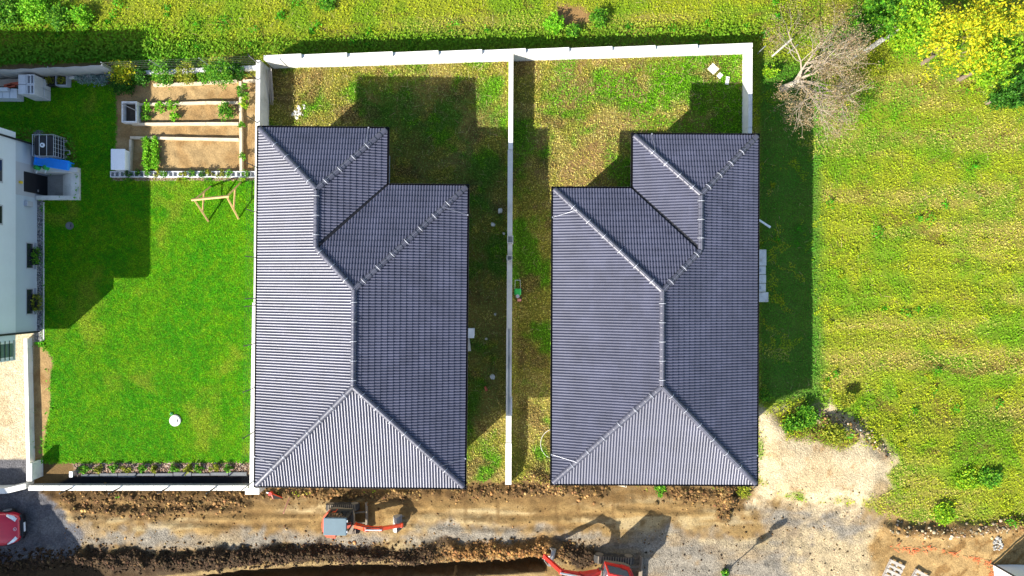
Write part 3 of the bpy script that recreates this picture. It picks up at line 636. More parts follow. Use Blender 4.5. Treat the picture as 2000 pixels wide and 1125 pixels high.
gravel('row_gravel', 'brownish gravel along the hollow block planter row', [(220, 347), (500, 345), (500, 353), (220, 353)], 1300, .015, .04, [(196, 166, 140), (160, 128, 100), (214, 194, 170)])

# ------------------------------------------------------------------ the two tiled houses
HE = 3.85; TANP = 0.325; CP = 1 / math.hypot(1, TANP); SP = TANP * CP
ROLL = 0.133; TW = 2 * ROLL; GAUGE = 0.27 / CP; OV = 0.045; TH = 0.038
def tile_geom():
    n = 6; xs_ = [TW * i / (2 * n) for i in range(2 * n + 1)]
    def zz(i):
        t = (i % n) / n; return 0.046 * (math.sin(math.pi * (t - .03) / .94) ** 0.78 if .03 < t < .97 else 0.0) * (1.0 if t < .6 else 0.95)
    v = []; L_ = GAUGE + OV
    for i, q in enumerate(xs_): v.append((q, 0, TH + zz(i)))
    for i, q in enumerate(xs_): v.append((q, L_, zz(i)))
    for i, q in enumerate(xs_): v.append((q, 0.004, zz(i) * .3 - .002))
    m = len(xs_); f = []
    for i in range(m - 1):
        f.append((i, i + 1, m + i + 1, m + i)); f.append((2 * m + i, 2 * m + i + 1, i + 1, i))
    return v, f
TV, TF = tile_geom(); TVn = np.array(TV); TFn = np.array(TF)
tile_me = bpy.data.meshes.new('tile'); tile_me.from_pydata(TV, [], TF); tile_me.update(); tile_me.materials.append(MT['tile'])
def cap_mesh():
    v = []; f = []; n = 8; L_ = 0.37
    for yy, rr, dz in ((0, .128, .010), (0.05, .127, .009), (L_, .122, .002)):
        for k in range(n + 1):
            a = math.pi * k / n; v.append((rr * math.cos(a), yy, rr * .85 * math.sin(a) + dz))
    for k in range(n + 1):
        a = math.pi * k / n; v.append((.095 * math.cos(a), 0.0, .095 * .8 * math.sin(a) + .005))
    for j in range(2):
        for k in range(n): f.append((j * 9 + k, j * 9 + 9 + k, j * 9 + 10 + k, j * 9 + k + 1))
    for k in range(n): f.append((27 + k, k, k + 1, 28 + k))
    me = bpy.data.meshes.new('ridge_tile'); me.from_pydata(v, [], f); me.update(); me.materials.append(MT['cap'])
    me.polygons.foreach_set('use_smooth', [True] * 16 + [False] * 8); return me
cap_me = cap_mesh()
clip_me = None
def clip_poly(pts, poly):
    """clip a 3-D polygon in plan against a convex counter-clockwise polygon"""
    n = len(poly)
    for i in range(n):
        ax, ay = poly[i]; bx2, by2 = poly[(i + 1) % n]; out = []
        def side(p): return (bx2 - ax) * (p[1] - ay) - (by2 - ay) * (p[0] - ax)
        for j in range(len(pts)):
            a = pts[j]; b = pts[(j + 1) % len(pts)]; sa, sb = side(a), side(b)
            if sa >= 0: out.append(a)
            if (sa > 0 and sb < 0) or (sa < 0 and sb > 0):
                t = sa / (sa - sb); out.append(tuple(a[q] + (b[q] - a[q]) * t for q in range(3)))
        pts = out
        if len(pts) < 3: return []
    return pts
def frame_mat(origin, xd, yd):
    xd = xd.normalized(); yd = (yd - xd * yd.dot(xd)).normalized(); zd = xd.cross(yd)
    return Matrix(((xd.x, yd.x, zd.x, origin.x), (xd.y, yd.y, zd.y, origin.y), (xd.z, yd.z, zd.z, origin.z), (0, 0, 0, 1)))

def tiled_house(name, label, sw, rot, W, L1, L2, w2, mirror, acs):
    global clip_me
    org = Vector((sw.x, sw.y, 0)); R = Matrix.Rotation(rot, 4, 'Z'); XF = Matrix.Translation(org) @ R
    t = thing(name, label, 'house', org)
    mx = (lambda p: (W - p[0], p[1])) if mirror else (lambda p: p)
    def ccw(poly):
        a = sum(poly[i][0] * poly[(i + 1) % len(poly)][1] - poly[(i + 1) % len(poly)][0] * poly[i][1] for i in range(len(poly)))
        return poly if a > 0 else poly[::-1]
    Cp = (w2 / 2, L2 - w2 / 2); D = (w2 / 2, L1 - w2 / 2); E = (W / 2, L1 - W / 2); F_ = (W / 2, W / 2)
    faces = [([(0, 0), (0, L2), Cp, D, E, F_], (-1, 0), 0.0), ([(0, 0), (W, 0), F_], (0, -1), 0.0), ([(W, 0), (W, L1), E, F_], (1, 0), W),
             ([(w2, L1), (W, L1), E, D], (0, 1), L1), ([(w2, L1), (w2, L2), Cp, D], (1, 0), w2), ([(0, L2), (w2, L2), Cp], (0, 1), L2)]
    def zroof(p):      # roof plane height above an unmirrored plan point
        x_, y_ = p
        m1 = min(x_, W - x_, y_, L1 - y_); m2 = min(x_, w2 - x_, L2 - y_) if y_ > L1 - w2 else -9
        return HE + TANP * max(m1, m2)
    # deck
    dk = M(XF)
    for poly, d, off in faces:
        q = [(*mx(p), HE + TANP * abs({(-1, 0): p[0], (1, 0): off - p[0], (0, -1): p[1], (0, 1): off - p[1]}[d]) - 0.012) for p in poly]
        pl = ccw([(a[0], a[1]) for a in q]); q = q if (q[0][0], q[0][1]) == pl[0] else q[::-1]
        dk.add(q, [tuple(range(len(q)))])
    roof = dk.build('roof', MT['gutter'], t)
    # tiles
    full = []; vs_ = []; fs_ = []
    rest_v = []; rest_f4 = []
    for poly, d, off in faces:
        P2 = ccw([mx(p) for p in poly]); dd = (-d[0], d[1]) if mirror and d[0] else d
        a = Vector((-dd[0], -dd[1])); u = Vector((a.y, -a.x))
        if poly[0] == (w2, L1) and d == (0, 1): P2 = ccw([mx(p) for p in ((w2 + .12, L1), (W, L1), E, (D[0] + .06, D[1] - .06))])
        elif poly[0] == (w2, L1): P2 = ccw([mx(p) for p in ((w2, L1 + .12), (w2, L2), Cp, (D[0], D[1] + .12))])
        if len(poly) == 6:
            sub = [ccw([mx(p) for p in ((0, 0), (0, D[1]), D, E, F_)]), ccw([mx(p) for p in ((0, D[1]), (0, L2), Cp, D)])]
            sub[0] = None; sub = [ccw([mx(p) for p in ((0, 0), (0, E[1]), E, F_)]), ccw([mx(p) for p in ((0, E[1]), (0, D[1]), D, E)]), sub[1]]
        else: sub = [P2]
        p0 = Vector(mx(poly[0])); us = [(Vector(p) - p0).dot(u) for p in P2]; vv = [(Vector(p) - p0).dot(a) for p in P2]
        nu = int((max(us) - min(us)) / TW) + 2; gp = GAUGE * CP; nv = int((max(vv)) / gp) + 2
        xd = Vector((u.x, u.y, 0)); yd = Vector((a.x * CP, a.y * CP, SP))
        for j in range(nv):
            for i in range(nu):
                o2 = p0 + u * (min(us) + i * TW) + a * (j * gp - 0.01)
                Mx = frame_mat(Vector((o2.x, o2.y, HE + TANP * (j * gp - 0.01))), xd, yd)
                cs = [o2, o2 + u * TW, o2 + u * TW + a * (gp + .03), o2 + a * (gp + .03)]
                def inside(p, pl, e=-1e-4):
                    return all((pl[(q + 1) % len(pl)][0] - pl[q][0]) * (p.y - pl[q][1]) - (pl[(q + 1) % len(pl)][1] - pl[q][1]) * (p.x - pl[q][0]) >= e for q in range(len(pl)))
                lo_in = j == 0
                tests = [c if not (lo_in and k < 2) else c + a * .035 for k, c in enumerate(cs)]
                ok = all(any(inside(c, pl) for pl in sub) for c in tests)
                if ok: full.append(Mx); continue
                wv = [tuple(Mx @ Vector(p)) for p in TV]
                for pl in sub:
                    # stretch the eave edge of the clip region so that the first course may overhang
                    pl2 = [((p[0] + dd[0] * .05, p[1] + dd[1] * .05) if abs((Vector(p) - p0).dot(a)) < 1e-6 else p) for p in pl]
                    for f in TF:
                        c = clip_poly([wv[q] for q in f], pl2)
                        if len(c) >= 3: n0 = len(vs_); vs_ += c; fs_.append(tuple(range(n0, n0 + len(c))))
    # the 300 full tiles that show largest become objects of their own
    camv = Vector((0, 0, H))
    def area(Mx):
        Wm = XF @ Mx; c = Wm @ Vector((TW / 2, GAUGE / 2, .03)); n_ = (Wm.to_3x3() @ Vector((0, 0, 1))); v_ = camv - c
        return n_.dot(v_.normalized()) / v_.length_squared
    full.sort(key=area, reverse=True)
    for Mx in full[:300]:
        o = bpy.data.objects.new('tile', tile_me); COL.objects.link(o); o.parent = roof
        o.matrix_basis = XF @ Mx
    for Mx in full[300:]:
        n0 = len(vs_); vs_ += [tuple(Mx @ Vector(p)) for p in TV]; fs_ += [tuple(q + n0 for q in f) for f in TF]
    m = M(XF); m.add(vs_, fs_); o = m.build('roof_tiles', MT['tile'], roof); o['kind'] = 'stuff'
    # ridge and hip tiles, conductor wire and its holders
    z3 = lambda p: Vector((*mx(p), zroof(p)))
    lines = [((0, 0), F_), ((W, 0), F_), (F_, E), ((W, L1), E), (D, E), (Cp, D), ((0, L2), Cp), ((w2, L2), Cp)]
    wires = M(XF); 
    for li, (p, q) in enumerate(lines):
        a, b = z3(p), z3(q); dv = b - a; Lr = dv.length; dn = dv.normalized(); side = dn.cross(Vector((0, 0, 1))).normalized()
        a2 = a + dn * .04; n_ = max(1, round((Lr - .1) / .325)); st = (Lr - .1) / n_
        for i in range(n_):
            o = bpy.data.objects.new('ridge_tile', cap_me); COL.objects.link(o); o.parent = roof
            o.matrix_basis = XF @ frame_mat(a2 + dn * (i * st) + Vector((0, 0, .042)), side, dn)
        up = Vector((0, 0, .205)); s0 = 0.95 if li in (0, 1, 3, 6, 7) else 0.0
        pts = [a + dn * (s0 + (Lr - s0) * k / 6) + up for k in range(7)]
        wires.tube(pts, .0065, 5)
        nh = max(1, round((Lr - s0) / .93))
        for i in range(nh):
            c = a + dn * (s0 + (i + .35) * (Lr - s0) / nh); mm = M(XF)
            ar = [c + side * (.155 * math.cos(k * math.pi / 6)) + Vector((0, 0, (.145 * math.sin(k * math.pi / 6)) + .075)) for k in range(7)]
            mm.tube(ar, .011, 4); mm.tube([c + Vector((0, 0, .21)), c + Vector((0, 0, .24))], .02, 5)
            mm.build('wire_holder', MT['wire'], roof)
    for (p, q) in (((W * .93, .0), (W, 0)), ):
        pass
    for p, e in (((1.05, 1.05), (-0.05, 1.35)), ((W - 1.1, 1.1), (W + .05, 1.35)), ((W - 1.05, L1 - 1.05), (W + .05, L1 - 1.35)), ((w2 - .95, L2 - .95), (w2 - .85, L2 + .05))):
        a = z3(p) + Vector((0, 0, .205)); b = Vector((*mx(e), HE + .07)); mid_ = (a + b) / 2 + Vector((0, 0, -.02))
        wires.tube([a, mid_, b], .007, 5); wires.tube([b, b + Vector((0, 0, -.25))], .01, 5)
        wires.box(b + Vector((0, 0, .02)), (.06, .06, .05))
    wires.build('conductor_wire', MT['conductor'], roof)
    # gutters
    out = [(0, 0), (W, 0), (W, L1), (w2, L1), (w2, L2), (0, L2)]
    nrm = [(0, -1), (1, 0), (0, 1), (1, 0), (0, 1), (-1, 0)]
    for k in range(6):
        a, b = Vector(mx(out[k])), Vector(mx(out[(k + 1) % 6])); nn = Vector((-nrm[k][0] if mirror else nrm[k][0], nrm[k][1])); dn = (b - a).normalized()
        ex0 = .1; a_ = a - dn * (ex0 if k != 3 else -.0); b_ = b + dn * (ex0 if k != 2 else -.10)
        if k == 3: a_ = a + dn * .0
        mm = M(XF); prof = [(.012, .03), (.012, -.07), (.06, -.10), (.115, -.07), (.115, .025), (.103, .025), (.1, -.06), (.06, -.085), (.026, -.06), (.026, .03)]
        ringA = [(a_.x + nn.x * u_, a_.y + nn.y * u_, HE + v_ + .004 * (k % 2)) for u_, v_ in prof]; ringB = [(b_.x + nn.x * u_, b_.y + nn.y * u_, HE + v_ + .004 * (k % 2)) for u_, v_ in prof]
        mm.loft([ringA, ringB]); mm.build('gutter', MT['gutter'], t)
    # fascia with soffit, walls
    ins = lambda e: [mx(p) for p in ((e, e), (W - e, e), (W - e, L1 - e), (w2 - e, L1 - e), (w2 - e, L2 - e), (e, L2 - e))]
    sf = M(XF); sf.prism(ins(.02), HE - .26, HE - .06); sf.build('soffit', MT['gutter'], t)
    wa = M(XF); wa.prism(ins(.55), -.3, HE - .262); wall = wa.build('wall', MT['render'], t)
    pl = M(XF); pl.prism(ins(.53), -.3, .35); pl.build('plinth', MT['render_grey'], t)
    # openings on the walls (seen from the side only)
    ops = [('x', W - .55, 2.6, 1.4, 1.0, 1.3), ('x', W - .55, 6.2, 1.0, 1.0, 1.3), ('x', W - .55, 10.4, 1.6, 1.0, 1.3), ('y', L1 - .55, w2 + 1.7, 2.2, .4, 2.2), ('y', L2 - .55, 2.9, 1.6, 1.0, 1.3),
           ('y0', .55, 2.6, 1.8, 1.0, 1.3), ('d', .55, 6.2, 1.0, .36, 2.1)]
    for kd, at_, pos_, wd_, zb, hh in ops:
        if kd == 'x':
            sx = 1; c = (at_ + .005, pos_); fr = M(XF); c2 = mx(c)
            fr.box((c2[0], c2[1], zb + hh / 2), (.06, wd_, hh)); wo = fr.build('window', MT['dark_metal'], t)
            g_ = M(XF); c3 = mx((at_ + .034, pos_)); g_.box((c3[0], c3[1], zb + hh / 2), (.02, wd_ - .14, hh - .14)); g_.build('pane', MT['glass'], wo)
        else:
            sgn = 1 if kd == 'y' else -1
            c2 = mx((pos_, at_ + sgn * .005)); fr = M(XF); fr.box((c2[0], c2[1], zb + hh / 2), (wd_, .06, hh)); wo = fr.build('door' if kd == 'd' else 'window', MT['dark_metal'], t)
            c3 = mx((pos_, at_ + sgn * .034)); g_ = M(XF)
            if kd == 'd': g_.box((c3[0] + .38, c3[1] + .0, zb + 1.05), (.03, .06, .14)); g_.build('handle', MT['steel'], wo)
            else: g_.box((c3[0], c3[1], zb + hh / 2), (wd_ - .14, .02, hh - .14)); g_.build('pane', MT['glass'], wo)
    for a_ in acs:
        c2 = mx((W - .30, a_)); mm = M(XF); mm.bev((c2[0], c2[1], .75), (.36, .85, .6), .03); ac = mm.build('heat_pump', MT['white'], t)
    return t
k1 = 1 - HE / H
def eave(px, py): return Vector(((px - 1000) * k1 / S, (562.5 - py) * k1 / S))
tiled_house('tiled_bungalow', 'left one of two houses under dark grey tiled hip roofs', eave(500.5, 947), math.radians(-0.55), 9.80, 14.16, 16.82, 6.0, False, [])
tiled_house('tiled_bungalow', 'right one of two houses under dark grey tiled hip roofs', eave(1079, 943), math.radians(-0.25), 9.58, 13.86, 16.40, 5.83, True, [])

# ------------------------------------------------------------------ plants
PAL = {'green': [(82, 148, 32), (108, 172, 40), (60, 118, 28), (136, 188, 48)], 'dark': [(58, 112, 30), (84, 140, 40), (44, 92, 24)], 'yellow': [(232, 220, 36), (242, 232, 54), (196, 202, 40), (206, 192, 34), (150, 184, 44), (178, 198, 40)],
       'grey': [(150, 176, 170), (122, 154, 148), (172, 194, 184)], 'bright': [(128, 200, 34), (104, 182, 30), (152, 212, 50)], 'brown': [(166, 142, 100), (192, 170, 126), (136, 114, 78), (172, 154, 112)],
       'olive': [(150, 160, 46), (176, 178, 54), (120, 134, 40)], 'lime': [(150, 196, 36), (176, 206, 44), (112, 170, 34)]}
def leafcol(pal, n):
    a = np.array([T(*p, 1.4) for p in PAL[pal]]); return jitter(a[r.integers(0, len(a), n)], r, .2, .05)
def clump_cloud(cen, rx, ry, rz, ncl, per, cr, lo, hi, pal, wide=.55):
    """leaves gathered in clumps through an uneven crown"""
    d = r.normal(0, 1, (ncl, 3)); d /= np.linalg.norm(d, axis=1)[:, None]; d[:, 2] = np.abs(d[:, 2]) * np.where(r.random(ncl) < .75, 1, -.6)
    rad = r.uniform(.45, 1.08, ncl)[:, None] ** .7; cc = np.array(cen) + d * rad * np.array([rx, ry, rz])
    sz = cr * r.uniform(.6, 1.3, ncl); p = np.repeat(cc, per, 0) + r.normal(0, .5, (ncl * per, 3)) * np.repeat(sz, per)[:, None]
    p[:, 2] = np.maximum(p[:, 2], .03)
    n = len(p); l_ = r.uniform(lo, hi, n)
    return leaves_np(p, leafcol(pal, n), l_, l_ * wide * r.uniform(.8, 1.2, n), .5, 1.9, r)
def join_np(parts):
    V_, F_, C_ = [], [], []; o = 0
    for v, f, c in parts: V_.append(v); F_.append(f + o); C_.append(c); o += len(v)
    return np.concatenate(V_), np.concatenate(F_), np.concatenate(C_)
def shrub(name, label, px, py, rad, hgt, pal, dens=1.0, group=None, leaf=(.06, .13), ry=None, cat='shrub', z0=None):
    """rad in photograph pixels"""
    z = gz(px, py) if z0 is None else z0
    b = G(px, py, z); rm = rad / S; ryy = rm if ry is None else ry / S
    t = thing(name, label, cat, b, group); ncl = max(5, int(26 * dens * max(.35, rm * ryy * 4)))
    v, f, c = clump_cloud((b.x, b.y, z + hgt * .45), rm * .85, ryy * .85, hgt * .5, ncl, 26, max(.09, min(rm, ryy) * .34), leaf[0], leaf[1], pal)
    np_mesh('foliage', v, f, MT['leaf'], c, parent=t)
    m = M()
    for k in range(5):
        a = k * 1.26 + px; m.tube([b + Vector((0, 0, -.05)), b + Vector((math.cos(a) * rm * .3, math.sin(a) * ryy * .3, hgt * .45)), b + Vector((math.cos(a) * rm * .6, math.sin(a) * ryy * .6, hgt * .8))], [.016, .012, .005], 5)
    m.build('stem', MT['bark_dark'], t); return t
def grow(m, p, d, L_, rad, lev, tips, rr, bend=.35, kids=(3, 4), up=.15, keep_r=.62):
    n = 4; pts = [p.copy()]; q = p.copy(); dd = d.normalized()
    for i in range(n):
        dd = (dd + Vector((rr.gauss(0, bend * .5), rr.gauss(0, bend * .5), rr.gauss(0, bend * .35) + up * .25))).normalized(); q = q + dd * (L_ / n); q.z = max(q.z, .15); pts.append(q.copy())
    rs = [rad * (1 - .45 * i / n) for i in range(n + 1)]
    m.tube(pts, rs, 7 if lev >= 3 else (5 if lev >= 2 else 3), cap=lev <= 1)
    if lev == 0: tips.append((pts[-1], dd)); tips.append((pts[-2], dd)); return
    for k in range(rr.randint(*kids)):
        i = rr.randint(2, n); s = Vector((rr.gauss(0, 1), rr.gauss(0, 1), rr.gauss(0, .6))); s = (s - dd * s.dot(dd)).normalized()
        grow(m, pts[i], dd * rr.uniform(.5, .9) + s * rr.uniform(.45, .95), L_ * rr.uniform(.55, .8), rs[i] * keep_r, lev - 1, tips, rr, bend, kids, up, keep_r)
    grow(m, pts[-1], dd, L_ * .7, rs[-1] * .9, lev - 1, tips, rr, bend, kids, up, keep_r)

# ------------------------------------------------------------------ walls
def wall_run(name, label, a, b, th, hts, joints, mat, group=None, side=1, rise=0.0, top_px=True, cat='wall', pname='panel', gap=.012):
    """wall from a to b (ground pixels, inner face), th metres thick towards `side`, one panel between neighbouring joints (0..1)"""
    A, B = G(*a), G(*b); dn = (B - A).normalized(); nn = Vector((-dn.y, dn.x, 0)) * side; L_ = (B - A).length
    t = thing(name, label, cat, (A + B) / 2, group)
    for i in range(len(joints) - 1):
        p = A + dn * (L_ * joints[i] + gap / 2); q = A + dn * (L_ * joints[i + 1] - gap / 2); h0 = hts[i]; h1 = h0 + rise
        m = M(); poly = [(p.x, p.y), (q.x, q.y), ((q + nn * th).x, (q + nn * th).y), ((p + nn * th).x, (p + nn * th).y)]
        a2 = sum(poly[k][0] * poly[(k + 1) % 4][1] - poly[(k + 1) % 4][0] * poly[k][1] for k in range(4))
        m.prism(poly, -.3, [h0, h1, h1, h0]); m.build(pname, mat, t)
    return t
jt = [515, 590, 679, 768, 857, 942, 1027, 1111.5, 1195.5, 1279.5, 1361.5, 1469]; hts = [1.44 - .046 * i for i in range(11)]
xb = [1000 + (x_ - 1000) * (1 - hts[min(i, 10)] / H) for i, x_ in enumerate(jt)]; x0b, x1b = xb[0], xb[-1]
wall_run('rear_wall', 'long white stepped concrete wall along the back of both yards', (x0b, 132.5 - .031 * (x0b - 600)), (x1b, 132.5 - .031 * (x1b - 600)), .22, hts, [(q - x0b) / (x1b - x0b) for q in xb], MT['concrete_white'], side=1, rise=.09)
wall_run('side_wall', 'grey concrete boundary wall left of the left house, upper run', (527, 134), (521.5, 589), .22, [1.36, 1.36, 1.33, 1.33, 1.30], [0, .2, .4, .6, .8, 1], MT['concrete'], side=-1)
wall_run('side_wall', 'whiter wider boundary wall left of the left house, lower run', (520.5, 590), (514.5, 941), .29, [1.2, 1.2, 1.18, 1.18], [0, .25, .5, .75, 1], MT['concrete_white'], side=-1)
wall_run('side_wall', 'white concrete wall at the right end of the back yards', (1450, 107), (1449, 330), .2, [.95, .95, .93], [0, .34, .67, 1], MT['concrete_white'], side=1)
# wall between the yards: solid stretches, then two thin leaves with a channel between them
t = thing('dividing_wall', 'narrow pale wall dividing the yards between the two houses', 'wall', G(997, 530))
def dv(py): return 1002.5 - (py - 118) * .0052
def dpan(y0, y1, h0, h1, w=11.0, off=0.0, nm='panel', mt='concrete'):
    m = M(); a = [(dv(y0) + off - w, y0), (dv(y0) + off, y0), (dv(y1) + off, y1), (dv(y1) + off - w, y1)]
    m.prism([(G(*p).x, G(*p).y) for p in a], -.3, [h0, h0, h1, h1]); return m.build(nm, MT[mt], t)
dpan(121, 300, 1.16, 1.12, 8.5, 0, 'panel', 'concrete_white'); dpan(300.4, 463, 1.1, 1.05, 9.5, 0)
dpan(478, 500.5, 1.0, 1.0, 9); dpan(511, 640, .98, .9, 10)
dpan(640.4, 860, .76, .62, 10.5)
dpan(640.6, 806, .88, .76, 3.2, -7.3, 'leaf_wall', 'concrete'); dpan(640.6, 772, .88, .79, 3.2, 0, 'leaf_wall', 'concrete'); dpan(772.4, 806, .84, .82, 3.4, 1.2, 'leaf_wall', 'block')
dpan(860.4, 940, .66, .62, 11.5, .5, 'panel', 'concrete_white')
for (y0, y1, w, o) in ((463.5, 477.5, 11, 1.5), (501, 510.5, 10.5, 0)):
    c = G(dv(y0) + o - w / 2, (y0 + y1) / 2); sx = w / S; sy = (y1 - y0) / S; m = M(); th_ = .035
    m.bx(c.x - sx / 2, c.x + sx / 2, c.y - sy / 2, c.y - sy / 2 + th_, -.2, 1.22); m.bx(c.x - sx / 2, c.x + sx / 2, c.y + sy / 2 - th_, c.y + sy / 2, -.2, 1.22)
    m.bx(c.x - sx / 2, c.x - sx / 2 + th_, c.y - sy / 2 + th_, c.y + sy / 2 - th_, -.2, 1.22); m.bx(c.x + sx / 2 - th_, c.x + sx / 2, c.y - sy / 2 + th_, c.y + sy / 2 - th_, -.2, 1.22)
    m.bx(c.x - sx / 2 + th_, c.x + sx / 2 - th_, c.y - sy / 2 + th_, c.y + sy / 2 - th_, -.2, .98); m.build('hollow_pillar', MT['concrete'], t)
# front garden wall, its posts, pillars, the low wall by the drive
t = thing('front_wall', 'low white capped wall with dark posts along the front of the garden', 'wall', G(280, 948))
x0, x1 = 68, 492
for i in range(14):
    a, b = x0 + (x1 - x0) * i / 14, x0 + (x1 - x0) * (i + 1) / 14; A, B = G(a, 944), G(b, 944)
    m = M(); m.bx(A.x, B.x - .004, A.y - .20, A.y, -.3, .46); m.build('base_block', MT['concrete_dark'], t)
    m = M(); m.bev(((A.x + B.x) / 2, A.y - .10, .487), (B.x - A.x - .015, .27, .05), .01); m.build('cap_slab', MT['concrete_white'], t)
for px in (152, 244, 336, 427):
    p = G(px, 944) + Vector((0, -.1, .46)); m = M(); m.box(p + Vector((0, 0, .5)), (.05, .05, 1.0)); m.build('post', MT['dark_metal'], t)
def pillar(label, x0, x1, y0, y1, h, mat, name='gate_pillar'):
    a, b = G(x0, y1), G(x1, y0); t = thing(name, label, 'pillar', Vector(((a.x + b.x) / 2, (a.y + b.y) / 2, 0))); m = M(); m.bx(a.x, b.x, a.y, b.y, -.3, h); m.build('shaft', MT[mat], t)
    m = M(); m.bev(((a.x + b.x) / 2, (a.y + b.y) / 2, h + .03), (b.x - a.x + .06, b.y - a.y + .06, .06), .012); m.build('cap_slab', MT['concrete_white'], t); return t
pillar('white gate pillar where the low drive wall meets the front wall', 75, 84, 898, 930, .8, 'concrete_white')
pillar('white pillar at the lower corner of the left house', 495, 520, 943, 953, 1.0, 'concrete')
wall_run('drive_wall', 'low white wall between the gravel drive and the lawn', (63, 660), (69, 935), .19, [.38, .38, .38, .38], [0, .25, .5, .75, 1], MT['concrete_white'], side=-1)
t = thing('wing_wall', 'pale angled wall beside the drive entrance above the red car', 'wall', G(30, 945))
for (a, b) in (((66, 938), (28, 947)), ((27.5, 947), (-70, 949))):
    A, B = G(*a), G(*b); m = M(); m.prism([(A.x, A.y), (B.x, B.y), (B.x, B.y - .28), (A.x, A.y - .28)], -.3, .62); m.build('panel', MT['concrete_white'], t)
# small lamp box in the bed
t = thing('service_box', 'small grey metal service box in the front gravel bed', 'box', G(149, 922)); p = G(149, 922)
m = M(); m.bev(p + Vector((0, 0, .2)), (.14, .26, .44), .015); m.build('cabinet', MT['steel'], t); m = M(); m.bev(p + Vector((.0, 0, .435)), (.18, .30, .03), .008); m.build('lid', MT['white'], t)
e = thing('bed_edging', 'grey slab edging behind the front wall of the garden', 'edging', G(310, 929))
for i in range(9):
    a = G(160 + i * 36, 928 - i * .3); m = M(); m.box(a + Vector((.47, .02 * (i % 2), .05)), (.93, .12 + .04 * (i % 3), .06), .004 * (i % 5 - 2)); m.build('slab', MT['render_dark'], e)

# ------------------------------------------------------------------ wire fences
def wire_fence(label, base, zb, hp, npost=None, posts=None, mat='dark_metal', rows=6, fabric=None, lean=(0, 0), rad=.024, group=None):
    pts = [G(*p, 0) + Vector((0, 0, zb)) for p in base]; t = thing('wire_fence', label, 'fence', pts[0], group)
    ln = Vector((lean[0], lean[1], 0))
    for p in pts: m = M(); m.tube([p - Vector((0, 0, .1)), p + Vector((0, 0, hp)) + ln], rad, 6); m.build('post', MT[mat], t)
    m = M()
    for a, b in zip(pts[:-1], pts[1:]):
        for k in range(rows): z = Vector((0, 0, .08 + (hp - .14) * k / (rows - 1))) + ln * (k / (rows - 1)); m.tube([a + z, b + z], .0025, 3, False)
        n = max(2, int((b - a).length / .22))
        for k in range(1, n): q = a.lerp(b, k / n); m.tube([q + Vector((0, 0, .08)), q + Vector((0, 0, hp - .06)) + ln], .002, 3, False)
    m.build('wire_mesh', MT['dark_metal'], t)
    if fabric:
        for i in fabric:
            a, b = pts[i], pts[i + 1]; m = M(); n = 10; dn = (b - a).normalized(); nn = Vector((-dn.y, dn.x, 0)); rows_ = []
            for k in range(n + 1):
                q = a.lerp(b, k / n) - nn * (.03 + .02 * math.sin(k * 1.9 + i)); sag = .05 * math.sin(math.pi * k / n)
                rows_.append([q + Vector((0, 0, .02)), q + Vector((0, 0, hp * .5)) - nn * .05 * math.sin(math.pi * k / n), q + Vector((0, 0, hp - .03 - sag)) + ln, q + nn * .012 + Vector((0, 0, hp - .03 - sag)) + ln, q + nn * .012 + Vector((0, 0, hp * .5)) - nn * .05 * math.sin(math.pi * k / n), q + nn * .012 + Vector((0, 0, .02))])
            m.loft(rows_); m.build('screen', MT['fabric'], t, True)
    return t
lw = lambda y_: 523.0 - (y_ - 134) * .0121
wire_fence('wire mesh fence with dark posts on top of the left boundary wall', [(lw(y_), y_) for y_ in (140, 172, 252, 336, 420, 505, 582)], 1.34, 1.35)
wire_fence('wire fence on the whiter lower boundary wall beside the left house', [(513.5, 596), (512.5, 668), (511, 752), (510, 836), (508.5, 930)], 1.19, 1.3)
wire_fence('wire mesh fence behind the vegetable beds', [(236, 143), (326, 139), (418, 135), (512, 131)], .3, 1.45, mat='steel')
wire_fence('fence with pale fabric screens behind the block stacks', [(-60, 158), (30, 155), (135, 151), (236, 146)], .18, 1.5, fabric=(0, 1, 2), mat='steel')
t = wall_run('fence_plinth', 'low white rendered plinth under the fence behind the beds', (-60, 165), (516, 138), .2, [.2, .2, .28, .3, .3], [0, .2, .4, .52, .76, 1], MT['concrete_white'], side=1)

# ------------------------------------------------------------------ vegetable garden
def bed(label, boards, name='garden_edging'):
    c = boards[0]; t = thing(name, label, 'edging', G((c[0] + c[2]) / 2, (c[1] + c[3]) / 2))
    for (x0, y0, x1, y1, h) in boards:
        A, B = G(x0, y0), G(x1, y1); dn = (B - A); m = M(); m.box((A + B) / 2 + Vector((0, 0, h / 2 - .04)), (dn.length, .13, h + .08), math.atan2(dn.y, dn.x)); m.build('board', MT['bed_board'], t)
    return t
MT['bed_board'] = surf('pale_bed_board', (0.55, 0.45, 0.31), 0.85, 0, 0.15, 4, 35, 0.15, 0.2, stain=(0.42, 0.34, 0.24))
bed('pale timber edging of the uppermost vegetable bed under the shrubs', [(303, 168, 400, 164, .2), (401, 163.8, 466, 160, .2), (477, 160, 504, 159, .2)])
bed('pale timber edging round the middle vegetable bed with the cold frame', [(276, 206, 405, 202, .2), (406, 202, 468, 202.5, .21), (262, 244, 405, 243, .2), (406, 243, 469, 243, .22)])
bed('pale timber edging of the lowest and largest vegetable bed', [(258, 270, 469, 274, .2), (258.5, 274, 257, 334, .19)])
bed('long upright timber edging along the right end of the beds', [(472, 161, 473, 250, .22), (473, 251, 473.5, 336, .22)])
